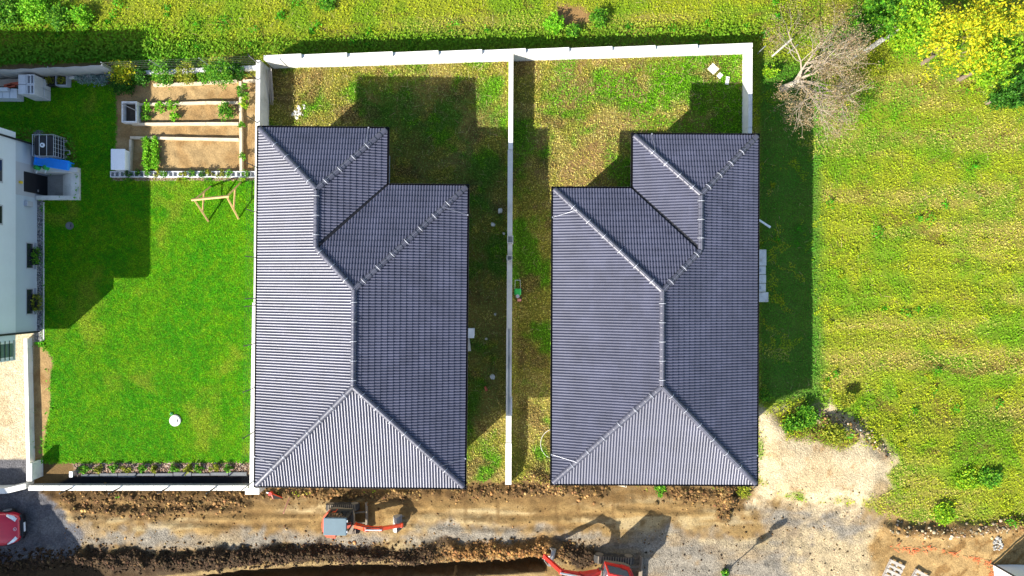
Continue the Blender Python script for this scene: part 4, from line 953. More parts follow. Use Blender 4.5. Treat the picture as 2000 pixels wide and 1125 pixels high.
# cold frame
t = thing('cold_frame', 'open white framed box with dark inside at the middle bed', 'planter box', G(258, 222)); c = G(261, 222.5)
m = M(); sx, sy, h = .80, 1.10, .42; w = .07
m.bx(c.x - sx / 2, c.x + sx / 2, c.y - sy / 2, c.y - sy / 2 + w, 0, h); m.bx(c.x - sx / 2, c.x + sx / 2, c.y + sy / 2 - w, c.y + sy / 2, 0, h)
m.bx(c.x - sx / 2, c.x - sx / 2 + w, c.y - sy / 2 + w, c.y + sy / 2 - w, 0, h); m.bx(c.x + sx / 2 - w, c.x + sx / 2, c.y - sy / 2 + w, c.y + sy / 2 - w, 0, h); m.build('frame', MT['white_dirty'], t)
m = M(); m.bx(c.x - sx / 2 + w, c.x + sx / 2 - w, c.y - sy / 2 + w, c.y + sy / 2 - w, .02, .10); m.build('soil', MT['soil_dark'], t)
m = M(); m.tube([c + Vector((-sx / 2 + .05, sy / 2 - .15, h + .02)), c + Vector((sx / 2, .05, h + .03))], .02, 6); m.build('prop_rod', MT['timber_grey'], t)
t = thing('storage_chest', 'white lidded storage chest at the corner of the lowest bed', 'chest', G(238, 313)); c = G(245, 316)
m = M(); m.bev(c + Vector((0, 0, .3)), (.68, 1.02, .66), .02); m.build('body', MT['white'], t); m = M(); m.bev(c + Vector((0, 0, .665)), (.74, 1.08, .06), .015); m.build('lid', MT['white'], t)
# planter row of hollow blocks
t = thing('block_planter', 'row of grey hollow blocks planted with herbs below the beds', 'planter', G(360, 341)); L_ = (502 - 220) / S / 15
def hollow(m, c, sx, sy, h, w=.045, floor=.05):
    for s in (-1, 1): m.bx(c.x - sx / 2, c.x + sx / 2, c.y + s * (sy / 2 - w / 2) - w / 2, c.y + s * (sy / 2 - w / 2) + w / 2, c.z, c.z + h)
    for k in (-1, 0, 1): x_ = c.x + k * (sx / 2 - w / 2); m.bx(x_ - w / 2, x_ + w / 2, c.y - sy / 2 + w, c.y + sy / 2 - w, c.z, c.z + h - .002)
    m.bx(c.x - sx / 2 + .002, c.x + sx / 2 - .002, c.y - sy / 2 + .002, c.y + sy / 2 - .002, c.z - .1, c.z + floor)
for i in range(15):
    m = M(); hollow(m, G(220, 341.5) + Vector((L_ * (i + .5), 0, 0)), L_ - .006, .31, .24, .045, .07); m.build('block', MT['block'], t)
for i, (px, pal) in enumerate([(256, 'dark'), (276, 'dark'), (291, 'green'), (311, 'olive'), (327, 'green'), (362, 'olive'), (379, 'green'), (400, 'dark'), (415, 'olive'), (435, 'olive'), (451, 'green'), (484, 'green')]):
    where = ['nearest the white chest', 'second from the white chest', 'third from the white chest', 'below the bright green rows', 'just right of the bright green rows', 'left of the row centre', 'at the row centre', 'dark, right of the row centre', 'olive, above the dry tuft', 'in the right third of the row', 'near the swing frame', 'last before the boundary wall'][i]
    shrub('herb_plant', 'small herb growing from a hollow block, ' + where, px, 341, 7.5, .22, pal, .8, 'herbs in the hollow blocks', (.04, .09), cat='plant', z0=.18)
for i, (px, py, w_) in enumerate([(252, 351, 'by the chest end'), (355, 351, 'below the bright tuft, left'), (360, 349, 'bright yellowish one in the gravel'), (408, 351, 'green one left of the swing'), (478, 350, 'near the boundary wall')]):
    shrub('edging_plant', 'low plant in the gravel under the block row, ' + w_, px, py, 7, .16, ('green', 'olive', 'lime', 'green', 'lime')[i], .8, 'plants in the row gravel', (.04, .09), cat='plant')
for i, px in enumerate((291.5, 307.5)):
    t = thing('leafy_row', 'bright green leafy vegetable row, ' + ('left one of the pair' if i == 0 else 'right one of the pair'), 'vegetables', G(px, 300), 'two bright leafy rows in the lowest bed')
    for k in range(9):
        c = G(px + r.normal(0, .8), 275 + k * 6.6, .0); v, f, cc = clump_cloud((c.x, c.y, .2), .16, .12, .15, 9, 24, .09, .05, .11, 'bright'); np_mesh('plant', v, f, MT['leaf'], cc, parent=t)
for args in [('bushy_shrub', 'yellow autumn shrub behind the empty end of the beds', 252, 148, 25, .9, 'yellow', 1.3), ('bushy_shrub', 'dark green shrub at the foot of the yellow shrub', 246, 163, 26, .55, 'dark', 1.5), ('bushy_shrub', 'dark green shrub right of the yellow shrub', 286, 157, 16, .8, 'dark', 1.4),
             ('berry_bush', 'first sprawling berry bush along the back fence of the beds', 325, 151, 24, .8, 'green', 1.0), ('berry_bush', 'second, thin berry bush along the back fence of the beds', 368, 149, 22, .7, 'olive', .7), ('berry_bush', 'tall leafy bush at the right end of the back fence', 440, 150, 26, 1.3, 'green', 1.4), ('berry_bush', 'dark leafy bush in the fence corner by the boundary wall', 470, 148, 18, .9, 'dark', 1.2), ('berry_bush', 'low bush between the thin bush and the tall leafy bush', 406, 150, 18, .8, 'green', .9),
             ('vegetable_plant', 'leafy plant beside the cold frame, upper one', 289, 210, 9, .35, 'bright', 1.0), ('vegetable_plant', 'leafy plant beside the cold frame, lower one', 288, 228, 10, .35, 'green', 1.1), ('vegetable_plant', 'bright plant next in the middle bed', 317, 212, 11, .4, 'bright', 1.0), ('vegetable_plant', 'bright plant at the upper edge of the middle bed', 342, 208, 11, .5, 'bright', 1.0), ('vegetable_plant', 'small bright plant low in the middle bed', 344, 228, 9, .4, 'bright', 1.0), ('vegetable_plant', 'dark leafy plant at the right end of the middle bed', 446, 222, 17, .7, 'green', 1.3),
             ('raspberry_cane', 'leafy cane by the boundary wall beside the uppermost bed', 482, 182, 13, .9, 'green', 1.0), ('raspberry_cane', 'leafy cane by the boundary wall above the middle bed', 484, 203, 11, .8, 'lime', .9), ('raspberry_cane', 'sparse cane by the boundary wall beside the lowest bed', 477, 246, 7, .5, 'green', .5), ('raspberry_cane', 'sparse cane low by the boundary wall', 478, 306, 7, .5, 'green', .4),
             ('lavender_bush', 'grey-green lavender bush, left of three beside the planters', 163, 153, 14, .45, 'grey', 1.4), ('lavender_bush', 'grey-green lavender bush, middle of three beside the planters', 184, 155, 15, .45, 'grey', 1.4), ('lavender_bush', 'grey-green lavender bush, right of three beside the planters', 208, 155, 14, .45, 'grey', 1.4)]:
    shrub(*args)
for i in range(11):
    px = 168 + i * 28.5 + r.normal(0, 3); t = shrub('bed_grass', 'small grass tuft in the front gravel bed, number %d from the drive' % (i + 1), px, 914, 8, .28, 'olive' if i % 2 else 'green', .8, 'tufts in the front gravel bed', (.06, .14), cat='plant')
    t['label'] = 'small grass tuft in the front gravel bed, ' + ['nearest the drive', 'second from the drive', 'third from the drive', 'fourth from the drive', 'fifth from the drive', 'at the middle of the bed', 'just right of the bed middle', 'fourth from the boundary wall', 'third from the boundary wall', 'second from the boundary wall', 'nearest the boundary wall'][i]
# swing frame
t = thing('swing_frame', 'fresh pine swing frame of two A-shaped ends and a beam on the lawn', 'swing frame', G(437, 395)); h = 1.62; ap = []
for (a, b, pl) in (((407, 432.5), (411.5, 364), (407.5, 398)), ((466, 427.5), (470.5, 356), (468, 392))):
    A, B, C = G(*a), G(*b), G(*pl, h); ap.append(C)
    for q in (A, B): m = M(); m.tube([q, C + (C - q).normalized() * .05], .055, 4); m.build('leg', MT['timber_new'], t)
    m = M(); m.tube([A.lerp(C, .42), B.lerp(C, .42)], .045, 4); m.build('cross_brace', MT['timber_new'], t)
m = M(); d = (ap[1] - ap[0]).normalized(); m.tube([ap[0] - d * .12 + Vector((0, 0, .05)), ap[1] + d * .12 + Vector((0, 0, .05))], .065, 4); m.build('beam', MT['timber_new'], t)
# lids in the lawn
def lid(label, px, py, rr, mat, name, ring):
    c = G(px, py, gz(px, py)); t = thing(name, label, 'cover', c); m = M(); m.cyl(c + Vector((0, 0, .03)), rr, .09, 28); m.build('frame', MT[ring], t); m = M(); m.cyl(c + Vector((0, 0, .085)), rr * .88, .03, 28); m.build('lid', MT[mat], t)
    m = M(); m.box(c + Vector((rr * .5, 0, .105)), (.05, .14, .02)); m.build('handle', MT['dark_metal'], t)
lid('round white shaft cover in the sunny lawn', 343, 821, .30, 'white_dirty', 'shaft_cover', 'concrete'); lid('round blue-grey shaft cover in the shaded lawn', 137, 441, .20, 'render_dark', 'shaft_cover', 'render_dark')
t = thing('sprinkler_valve', 'tiny green valve cap above the white shaft cover', 'valve', G(335.5, 808)); c = G(335.5, 808, .03); m = M(); m.cyl(c, .09, .1, 14, r2=.07); m.build('cap', MT['green'], t); m = M(); m.cyl(c + Vector((0, 0, .055)), .04, .03, 10); m.build('knob', MT['black'], t)

# ------------------------------------------------------------------ block stacks and planters in the upper left corner
def cblock(name, label, group, c, s, mat, kind, rz=0):
    t = thing(name, label, 'block', c, group); m = M(); c = Vector(c)
    if kind == 'hollow': hollow(m, c, s[0], s[1], s[2] - .004, .05, .06); m.build('shell', MT[mat], t)
    else: m.bev(c + Vector((0, 0, s[2] / 2)), (s[0] - .012, s[1] - .012, s[2] - .006), .012, rz); m.build('body', MT[mat], t)
LAYER = ['bottom', 'second', 'third', 'fourth', 'top']
for lay in range(5):
    for i in range(2):
        for j in range(2):
            c = G(85, 178) + Vector((-.22 + i * .41 + .012 * ((lay * 7 + i) % 3), -.28 + j * .51, lay * .26)); hol = lay >= 3 and i == 1
            cblock('concrete_block', 'grey hollow block of the tall stack, %s layer, %s %s' % (LAYER[lay], 'rear' if j else 'front', 'right' if i else 'left'), 'blocks of the tall grey stack', c, (.40, .50, .26), 'block', 'hollow' if hol else 'solid')
for lay in range(2):
    for i in range(4):
        c = G(20, 188) + Vector((-.60 + i * .385, 0, lay * .27)); cblock('aerated_block', 'pale aerated block of the low pile, %s layer, %s column from the left' % (('lower', 'upper')[lay], ('first', 'second', 'third', 'fourth')[i]), 'blocks of the low pale pile', c, (.38, .60 if lay == 0 else .52, .27), 'aac', 'solid')
for i in range(2): cblock('aerated_block', 'pale narrow aerated block lying on the low pile, ' + ('left' if i == 0 else 'right') + ' one', 'blocks of the low pale pile', G(10, 188) + Vector((-.25 + i * .62, .16, .54)), (.60, .2, .2), 'aac', 'solid')
for i, (px, py, a, w_) in enumerate([(27, 171, .22, 'left one by the low pile'), (40, 168, .1, 'right one by the grey stack'), (33, 172.5, .15, 'front one between the piles')]):
    c = G(px, py, .32); t = thing('clay_brick', 'red clay block lying on the pile, ' + w_, 'brick', c); m = M(); m.box(c + Vector((0, 0, .06)), (.42, .14, .12), a); m.build('body', MT['brick'], t)
t = thing('timber_pallet', 'grey timber sheet under the clay blocks at the fence', 'board', G(22, 166)); m = M(); m.bx(G(-10, 172).x, G(50, 172).x, G(0, 172).y, G(0, 158).y, 0, .30); m.build('board', MT['timber_grey'], t)
for i, (x0, x1) in enumerate(((95, 117), (117.5, 139.5))):
    a, b = G(x0, 171), G(x1, 149); c = (a + b) / 2; t = thing('black_planter', 'black plastic planter tub, ' + ('left one against the grey stack' if i == 0 else 'right one beside the lavender'), 'planter', c, 'two black tubs by the grey block stack'); w = .04
    m = M(); m.bx(a.x, b.x, a.y, a.y + w, 0, .38); m.bx(a.x, b.x, b.y - w, b.y, 0, .38); m.bx(a.x, a.x + w, a.y + w, b.y - w, 0, .38); m.bx(b.x - w, b.x, a.y + w, b.y - w, 0, .38); m.build('tub', MT['render_grey' if i == 1 else 'black'], t)
    m = M(); m.bx(a.x + w, b.x - w, a.y + w, b.y - w, 0, .28); m.build('soil', MT['soil_dark'], t)
    v, f, cc = clump_cloud((c.x, c.y, .32), .22, .2, .1, 16, 14, .1, .04, .09, 'olive'); np_mesh('weeds', v, f, MT['leaf'], cc, parent=t)

# ------------------------------------------------------------------ neighbour's house
XW = G(73, 0).x; YN = G(0, 283).y; YS = G(0, 650).y; XO = -42.0
t = thing('pale_house', 'pale blue rendered house along the left picture edge', 'house', (XW - 4, (YN + YS) / 2, 0))
m = M(); m.bx(XO, XW, YS, YN, -1.9, 1.62); m.build('lower_wall', MT['render_low'], t)
m = M(); m.bx(XO, XW + .03, YS, YN + .30, 1.62, 5.6); m.build('upper_wall', MT['render_pale'], t)
YE = G(0, 697).y
m = M(); m.bx(XO, XW + .03, YE, YS - .003, 1.62, 3.95); m.build('oriel_wall', MT['render_pale'], t)
m = M(); m.bx(XW + .025, XW + .05, YE + .12, YE + .95, 1.75, 3.0); w = m.build('window', MT['white'], t); m = M(); m.bx(XW + .045, XW + .065, YE + .2, YE + .87, 1.85, 2.9); m.build('pane', MT['glass_sky'], w)
for k in range(4): m = M(); m.bx(XW + .08, XW + .10, YE + .05, YE + 1.02, 1.8 + k * .3, 1.825 + k * .3); m.build('bar', MT['dark_metal'], w)
m = M(); m.prism([(XO - .3, YS - 2.25), (XW + .02, YS - 2.25), (XW + .02, YN + .75), (XO - .3, YN + .75)], 5.6, 5.85); ro = m.build('roof', MT['gutter'], t)
for yy in (YN - .06, YS + .06): m = M(); m.tube([(XW + .09, yy, -.05), (XW + .09, yy, 5.6)], .05, 8); m.build('downpipe', MT['dark_metal'], t)
# cellar door, lamp, letter box, windows with plants
yd0, yd1 = G(0, 379).y, G(0, 341).y
m = M(); m.bx(XW - .02, XW + .012, yd0 - .22, yd1 + .42, -.75, 1.618); m.build('door_surround', MT['render_grey'], t)
m = M(); m.bx(XW + .008, XW + .05, yd0, yd1, -.72, 1.02); dr = m.build('door', MT['door'], t); m = M(); m.box((XW + .075, yd0 + .16, .05), (.05, .12, .03)); m.build('handle', MT['steel'], dr)
m = M(); m.box((XW + .06, yd0 + .42, 1.30), (.1, .12, .18)); m.build('wall_lamp', MT['sign_yellow'], t)
m = M(); m.bev((XW + .09, G(0, 402).y, .78), (.18, .28, .45), .02); m.build('meter_box', MT['render_grey'], t)
for i, pyc in enumerate((500, 588)):
    y0, y1 = G(0, pyc + 26).y, G(0, pyc - 25).y; m = M(); m.bx(XW + .004, XW + .03, y0, y1, .30, .85); w = m.build('window', MT['render_grey'], t)
    m = M(); m.bx(XW + .02, XW + .045, y0 + .06, y1 - .06, .42, .83); m.build('pane', MT['glass'], w); m = M(); m.bx(XW + .006, XW + .16, y0, y1, .24, .30); m.build('sill', MT['render_grey'], w)
    b = Vector((XW + .16, (y0 + y1) / 2 - .05, .30)); q = thing('window_plant', 'trailing plant in a dark trough at the ' + ('upper' if i == 0 else 'lower') + ' window of the pale house', 'plant', b, 'plants at the windows of the pale house')
    m = M(); m.box(b + Vector((.02, 0, .09)), (.2, .85, .17)); m.build('trough', MT['door'], q); v, f, cc = clump_cloud((b.x + .14, b.y, .42), .24, .45, .22, 22, 16, .1, .05, .1, 'olive' if i else 'green'); np_mesh('foliage', v, f, MT['leaf'], cc, parent=q)
for yc, w_ in ((G(0, 350).y, 1.2), (G(0, 430).y, 1.0)): 
    m = M(); m.bx(XW + .025, XW + .05, yc - w_ / 2, yc + w_ / 2, 2.5, 3.8); w = m.build('window', MT['render_grey'], t); m = M(); m.bx(XW + .04, XW + .06, yc - w_ / 2 + .08, yc + w_ / 2 - .08, 2.58, 3.72); m.build('pane', MT['glass'], w)
# cellar stairs
t = thing('cellar_stairs', 'concrete cellar stairs with side walls in front of the dark door', 'stairs', G(112, 360, -.7)); x0 = XW + .05
ya, yb = G(0, 338).y, G(0, 383).y; xe = G(149, 0).x
m = M(); m.bx(x0, x0 + .95, yb, ya, -1.7, -.72); m.build('landing', MT['concrete_dark'], t)
for k in range(4): m = M(); m.bx(x0 + .952 + k * .215, x0 + .952 + (k + 1) * .215 - .003, yb, ya, -1.7, -.72 + .19 * (k + 1)); m.build('step', MT['concrete'], t)
m = M(); m.bx(x0, xe + .25, ya + .003, ya + .24, -1.7, .30); m.build('side_wall', MT['concrete'], t); m = M(); m.bx(x0, xe, yb - .22, yb - .003, -1.7, .22); m.build('side_wall', MT['concrete'], t)
m = M(); m.bx(x0 + .952 + .863, xe + .25, yb - .22, ya, -1.7, .16); m.build('top_slab', MT['concrete'], t)
# kerb round the pebble strip
t = thing('strip_kerb', 'thin concrete kerb between the pebble strip and the lawn', 'kerb', G(85, 530))
for k in range(8): a, b = G(85, 395 + k * 33.8), G(85, 395 + (k + 1) * 33.8 - .5); m = M(); m.bx(a.x, a.x + .06, b.y, a.y, -.1, .05); m.build('kerb_stone', MT['concrete'], t)
# water tank in a cage
t = thing('water_tank', 'black caged water tank on a pallet beside the pale house', 'tank', G(110, 287)); c = G(112, 292)
m = M(); 
for k in (-1, 0, 1): m.box(c + Vector((0, k * .42, .07)), (1.15, .12, .13))
m.build('pallet', MT['timber_grey'], t)
m = M(); m.bev(c + Vector((0, 0, .62)), (1.0, 1.02, .96), .09); m.build('body', MT['black'], t)
m = M(); 
for z in (.3, .52, .74, .96, 1.1): 
    for s in (-1, 1): m.tube([c + Vector((-.54, s * .55, z)), c + Vector((.54, s * .55, z))], .011, 4); m.tube([c + Vector((s * .54, -.55, z)), c + Vector((s * .54, .55, z))], .011, 4)
for k in range(6):
    q = -.54 + k * .216
    for s in (-1, 1): m.tube([c + Vector((q, s * .55, .14)), c + Vector((q, s * .55, 1.12))], .01, 4); m.tube([c + Vector((s * .54, q, .14)), c + Vector((s * .54, q, 1.12))], .01, 4)
for q in (-.18, .2): m.tube([c + Vector((q, -.55, 1.12)), c + Vector((q, .55, 1.12))], .014, 4)
m.build('cage', MT['steel'], t); m = M(); m.cyl(c + Vector((-.02, 0, 1.115)), .12, .05, 20); ld = m.build('lid', MT['white'], t); m = M(); m.cyl(c + Vector((-.02, 0, 1.15)), .04, .03, 12); m.build('cap', MT['black'], ld)
m = M(); m.tube([c + Vector((.5, -.1, .22)), c + Vector((.78, -.1, .22)), c + Vector((.8, -.28, .2)), c + Vector((.66, -.3, .2))], .03, 6); m.build('tap', MT['steel'], t)
t = thing('blue_trough', 'long blue plastic trough leaning beside the water tank', 'trough', G(112, 321)); X_ = Matrix.Translation(G(113, 321.5, .5)) @ Matrix.Rotation(-.17, 4, 'Z')
m = M(X_); m.bx(-.86, .86, -.22, .22, -.5, -.05); m.build('body', MT['blue'], t); m = M(X_)
for s in (-1, 1): m.bx(-.9, .9, s * .22 - .03, s * .22 + .03, -.05, .03); m.bx(s * .87 - .03, s * .87 + .03, -.19, .19, -.05, .028)
m.build('rim', MT['blue'], t)
for i, px in enumerate((83, 100)):
    c = G(px, 332, .30); t = thing('watering_can', 'green and white watering can, ' + ('left' if i == 0 else 'right') + ' one on the stair wall', 'watering can', c, 'watering cans on the stair wall'); m = M(); m.cyl(c + Vector((0, .05, .12)), .13, .24, 16, r2=.11); m.build('body', MT['green'], t); m = M(); m.tube([c + Vector((.0, -.06, .08)), c + Vector((.02, -.24, .2))], .03, 8); m.build('spout', MT['white'], t); m = M(); m.tube([c + Vector((0, .12, .24)), c + Vector((0, .05, .36)), c + Vector((0, -.04, .25))], .015, 6); m.build('handle', MT['black'], t)
# a house across the road, left of the picture: only its shadow reaches in
t = thing('opposite_house', 'house across the road whose shadow falls on the red car', 'house', (-33, -20, 0))
q = [(G(*p).x, G(*p).y) for p in ((-148, 1085), (60, 1362), (-400, 1700), (-700, 1085))]
m = M(); m.prism(q, -.2, 4.7); m.build('wall', MT['render'], t); m = M(); m.prism(q, 4.7, 5.0); m.build('roof', MT['brick'], t)

# ------------------------------------------------------------------ red car
def car():
    nose = G(53, 1024); X_ = Matrix.Translation(Vector((nose.x, nose.y, gz(30, 1024)))) @ Matrix.Rotation(math.radians(2), 4, 'Z')
    t = thing('red_car', 'red hatchback with its bonnet in view at the left edge of the road', 'car', X_.translation)
    # stations along x (0 = nose, negative = back): half width, lower z, shoulder z, top z, top half width
    st = [(.02, .52, .28, .50, .58, .40), (-.10, .68, .22, .58, .68, .55), (-.35, .79, .2, .66, .78, .62), (-.8, .85, .2, .74, .88, .68), (-1.15, .86, .2, .80, .95, .70), (-1.3, .86, .2, .84, 1.0, .70), (-1.9, .87, .2, .88, 1.36, .60), (-2.4, .87, .2, .90, 1.46, .58), (-3.2, .86, .2, .92, 1.44, .56), (-3.75, .82, .22, .94, 1.28, .54), (-3.98, .72, .3, .85, .95, .5)]
    rings = []
    for x_, hw, zl, zs, zt, tw in st:
        rings.append([(x_, -hw * .9, zl), (x_, -hw, zl + .15), (x_, -hw, zs - .08), (x_, -hw * .97, zs), (x_, -tw, zt - .03), (x_, -tw * .6, zt), (x_, 0, zt + .02), (x_, tw * .6, zt), (x_, tw, zt - .03), (x_, hw * .97, zs), (x_, hw, zs - .08), (x_, hw, zl + .15), (x_, hw * .9, zl)])
    m = M(X_); m.loft(rings[::-1]); m.build('body', MT['red_car'], t, True)
    m = M(X_); m.loft([[(.06 - .0, -.55, .2), (.06, .55, .2), (.06, .55, .5), (.06, -.55, .5)], [(.12, -.42, .24), (.12, .42, .24), (.12, .42, .46), (.12, -.42, .46)]])
    m.bev((-.03, 0, .36), (.22, 1.3, .26), .05); m.build('bumper', MT['black'], t)
    m = M(X_); m.box((.135, 0, .37), (.02, .48, .11)); m.build('number_plate', MT['white'], t)
    m = M(X_); m.box((.0, 0, .545), (.12, .8, .04)); m.build('grille', MT['dark_metal'], t)
    for s in (-1, 1):
        pts = [(-.12, .38), (-.06, .52), (-.22, .68), (-.50, .78), (-.46, .70), (-.28, .56)]
        m = M(X_); z0 = [.68, .64, .66, .74, .80, .76]; top = [(x_, s * y_, z_ + .02) for (x_, y_), z_ in zip(pts, z0)]; bot = [(x_, s * y_, z_ - .2) for (x_, y_), z_ in zip(pts, z0)]
        m.loft([bot, top]); m.build('headlight', MT['lamp'], t)
        m = M(X_); m.box((-1.55, s * .98, .98), (.14, .22, .14)); m.build('mirror', MT['red_car'], t)
        for xw in (-.78, -3.25):
            m = M(X_); m.cyl((xw, s * .78, .3), .3, .2, 20, 'Y'); w = m.build('wheel', MT['rubber'], t); m = M(X_); m.cyl((xw, s * .885, .3), .2, .02, 16, 'Y'); m.build('rim', MT['steel'], w)
        m = M(X_); m.add([(-2.0, s * .80, .95), (-3.5, s * .80, .98), (-3.3, s * .62, 1.34), (-2.1, s * .64, 1.34)], [(0, 1, 2, 3)]); m.v = [tuple(Vector(p) + Vector((0, s * .03, .0))) for p in m.v]; m.build('side_window', MT['glass'], t)
    m = M(X_); m.add([(-1.32, -.70, 1.02), (-1.32, .70, 1.02), (-1.9, .57, 1.40), (-1.9, -.57, 1.40)], [(0, 1, 2, 3)]); m.build('windscreen', MT['glass'], t)
    m = M(X_)
    for k in range(16):
        a0, a1 = k * math.pi / 8, (k + 1) * math.pi / 8; q = lambda a, R_: (-.12 + R_ * .8 * math.cos(a), R_ * math.sin(a), .72 + R_ * math.cos(a) * -.25)
        m.add([q(a0, .07), q(a1, .07), q(a1, .09), q(a0, .09)], [(0, 1, 2, 3)])
    m.add([(-.12, -.03, .735), (-.09, 0, .73), (-.12, .03, .735), (-.15, 0, .74)], [(0, 1, 2, 3)]); m.build('badge', MT['steel'], t)
car()

# ------------------------------------------------------------------ excavators
def excavator(label, px, py, heading, swing, paint, roofmat, boom, sc=1.0, blade_front=True, skylight=False, trk=(1.8, .34, .52, 1.22)):
    """local frame: x forward, y left; boom = points (x forward along the boom plane, z); everything in metres"""
    base = G(px, py, gz(px, py) - .02); XT = Matrix.Translation(base) @ Matrix.Rotation(heading, 4, 'Z') @ Matrix.Scale(sc, 4); XB = Matrix.Translation(base) @ Matrix.Rotation(heading + swing, 4, 'Z') @ Matrix.Scale(sc, 4)
    t = thing('excavator', label, 'excavator', base); L_, tw, th_, gauge = trk
    for s in (-1, 1):
        prof = []
        for k in range(9): a = -math.pi / 2 + math.pi * k / 8; prof.append((L_ / 2 - th_ / 2 + th_ / 2 * math.cos(a), th_ / 2 + th_ / 2 * math.sin(a)))
        for k in range(9): a = math.pi / 2 + math.pi * k / 8; prof.append((-L_ / 2 + th_ / 2 + th_ / 2 * math.cos(a), th_ / 2 + th_ / 2 * math.sin(a)))
        y0 = s * gauge / 2
        m = M(XT); m.loft([[(x_, y0 - tw / 2, z_) for x_, z_ in prof], [(x_, y0 + tw / 2, z_) for x_, z_ in prof]]); tk = m.build('track', MT['rubber'], t)
        for k in range(14): m = M(XT); m.box((-L_ / 2 + .2 + k * (L_ - .4) / 13, y0, th_ + .012), (.05, tw + .02, .03)); m.build('tread_bar', MT['mud'], tk)
        for k in (-1, 1): m = M(XT); m.cyl((k * (L_ / 2 - th_ / 2), y0, th_ / 2), th_ * .36, tw + .04, 14, 'Y'); m.build('sprocket', MT['mud'], tk)
    m = M(XT); m.box((0, 0, th_ * .55), (L_ * .5, gauge - tw, .2)); m.cyl((0, 0, th_ * .95), .36, .2, 20); m.build('undercarriage', MT['mud'], t)
    bs = 1 if blade_front else -1
    m = M(XT); m.loft([[(bs * (L_ / 2 + .34), y_, .05), (bs * (L_ / 2 + .28), y_, .22), (bs * (L_ / 2 + .36), y_, .42), (bs * (L_ / 2 + .42), y_, .42), (bs * (L_ / 2 + .34), y_, .22), (bs * (L_ / 2 + .40), y_, .05)] for y_ in (-gauge / 2 - tw / 2, gauge / 2 + tw / 2)])
    bl = m.build('dozer_blade', MT['mud'], t)
    for s in (-1, 1): m = M(XT); m.tube([(bs * .4, s * .25, .3), (bs * (L_ / 2 + .3), s * .3, .2)], .05, 5); m.build('push_arm', MT['mud'], bl)
    # house
    zb = th_ + .08
    hull = [(.62, -.62), (.72, -.3), (.72, .3), (.62, .62), (-.3, .70)] + [(-.42 - .42 * math.sin(k * math.pi / 8) ** .8, .70 * math.cos(k * math.pi / 8)) for k in range(1, 8)] + [(-.3, -.70)]
    m = M(XB); m.prism(hull, zb, zb + .28); m.build('deck', MT['mud'], t)
    rear = [(-.12, .69)] + [(-.28 - .56 * math.sin(k * math.pi / 8) ** .7, .69 * math.cos(k * math.pi / 8)) for k in range(1, 8)] + [(-.12, -.69)]
    m = M(XB); m.prism(rear, zb + .282, zb + .78); m.build('counterweight', MT[paint], t)
    # cab on the left (y > 0)
    cx0, cx1, cy0, cy1, z0, z1 = -.42, .64, -.12, .66, zb + .285, 2.28
    if skylight: cy0, cy1 = -.62, .70
    cabp = M(XB)
    for x_, y_ in ((cx0, cy0), (cx1, cy0), (cx0, cy1), (cx1, cy1)): cabp.box((x_, y_, (z0 + z1) / 2), (.07, .07, z1 - z0 - .004))
    cabp.box(((cx0 + cx1) / 2, cy1, z0 + .18), (cx1 - cx0 - .075, .05, .36)); cabp.box(((cx0 + cx1) / 2, cy0, z0 + .18), (cx1 - cx0 - .075, .05, .36)); cabp.box((.12, cy1, (z0 + z1) / 2 + .15), (.05, .06, z1 - z0 - .5))
    for x_ in (cx0, cx1): cabp.box((x_, (cy0 + cy1) / 2, z1 - .02), (.06, cy1 - cy0, .05)); cabp.box((x_, (cy0 + cy1) / 2, z0 + .03), (.06, cy1 - cy0, .05))
    for y_ in (cy0, cy1): cabp.box(((cx0 + cx1) / 2, y_, z1 - .025), (cx1 - cx0, .06, .05))
    cab = cabp.build('cab_frame', MT[paint if skylight else 'dark_metal'], t)
    for (a, b, c, d) in (((cx0 + .04, cy1), (.09, cy1), z0 + .38, z1 - .04), ((.15, cy1), (cx1 - .04, cy1), z0 + .38, z1 - .04), ((cx0 + .04, cy0), (cx1 - .04, cy0), z0 + .38, z1 - .04), ((cx1, cy0 + .04), (cx1, cy1 - .04), z0 + .06, z1 - .04), ((cx0, cy0 + .04), (cx0, cy1 - .04), z0 + .4, z1 - .04)):
        m = M(XB); m.box(((a[0] + b[0]) / 2, (a[1] + b[1]) / 2, (c + d) / 2), (max(abs(b[0] - a[0]), .02), max(abs(b[1] - a[1]), .02), d - c)); m.build('window', MT['glass_sky' if skylight else 'glass'], cab)
    m = M(XB); m.bev(((cx0 + cx1) / 2, (cy0 + cy1) / 2, z1 + .045), (cx1 - cx0 + .12, cy1 - cy0 + .12, .09), .04); rf = m.build('cab_roof', MT[roofmat], t)
    if skylight: m = M(XB); m.box(((cx0 + cx1) / 2, (cy0 + cy1) / 2, z1 + .095), (.6, .7, .02)); m.build('skylight', MT['glass_sky'], rf)
    m = M(XB); m.bev((-.12, (cy0 + cy1) / 2, z0 + .30), (.42, .42, .16), .04); m.bev((-.33, (cy0 + cy1) / 2, z0 + .6), (.12, .42, .5), .04); m.build('operator_seat', MT['black'], t)
    # boom, arm, bucket in the vertical plane y = by
    by = -.10 if skylight else -.2; (a, b, c, d) = boom
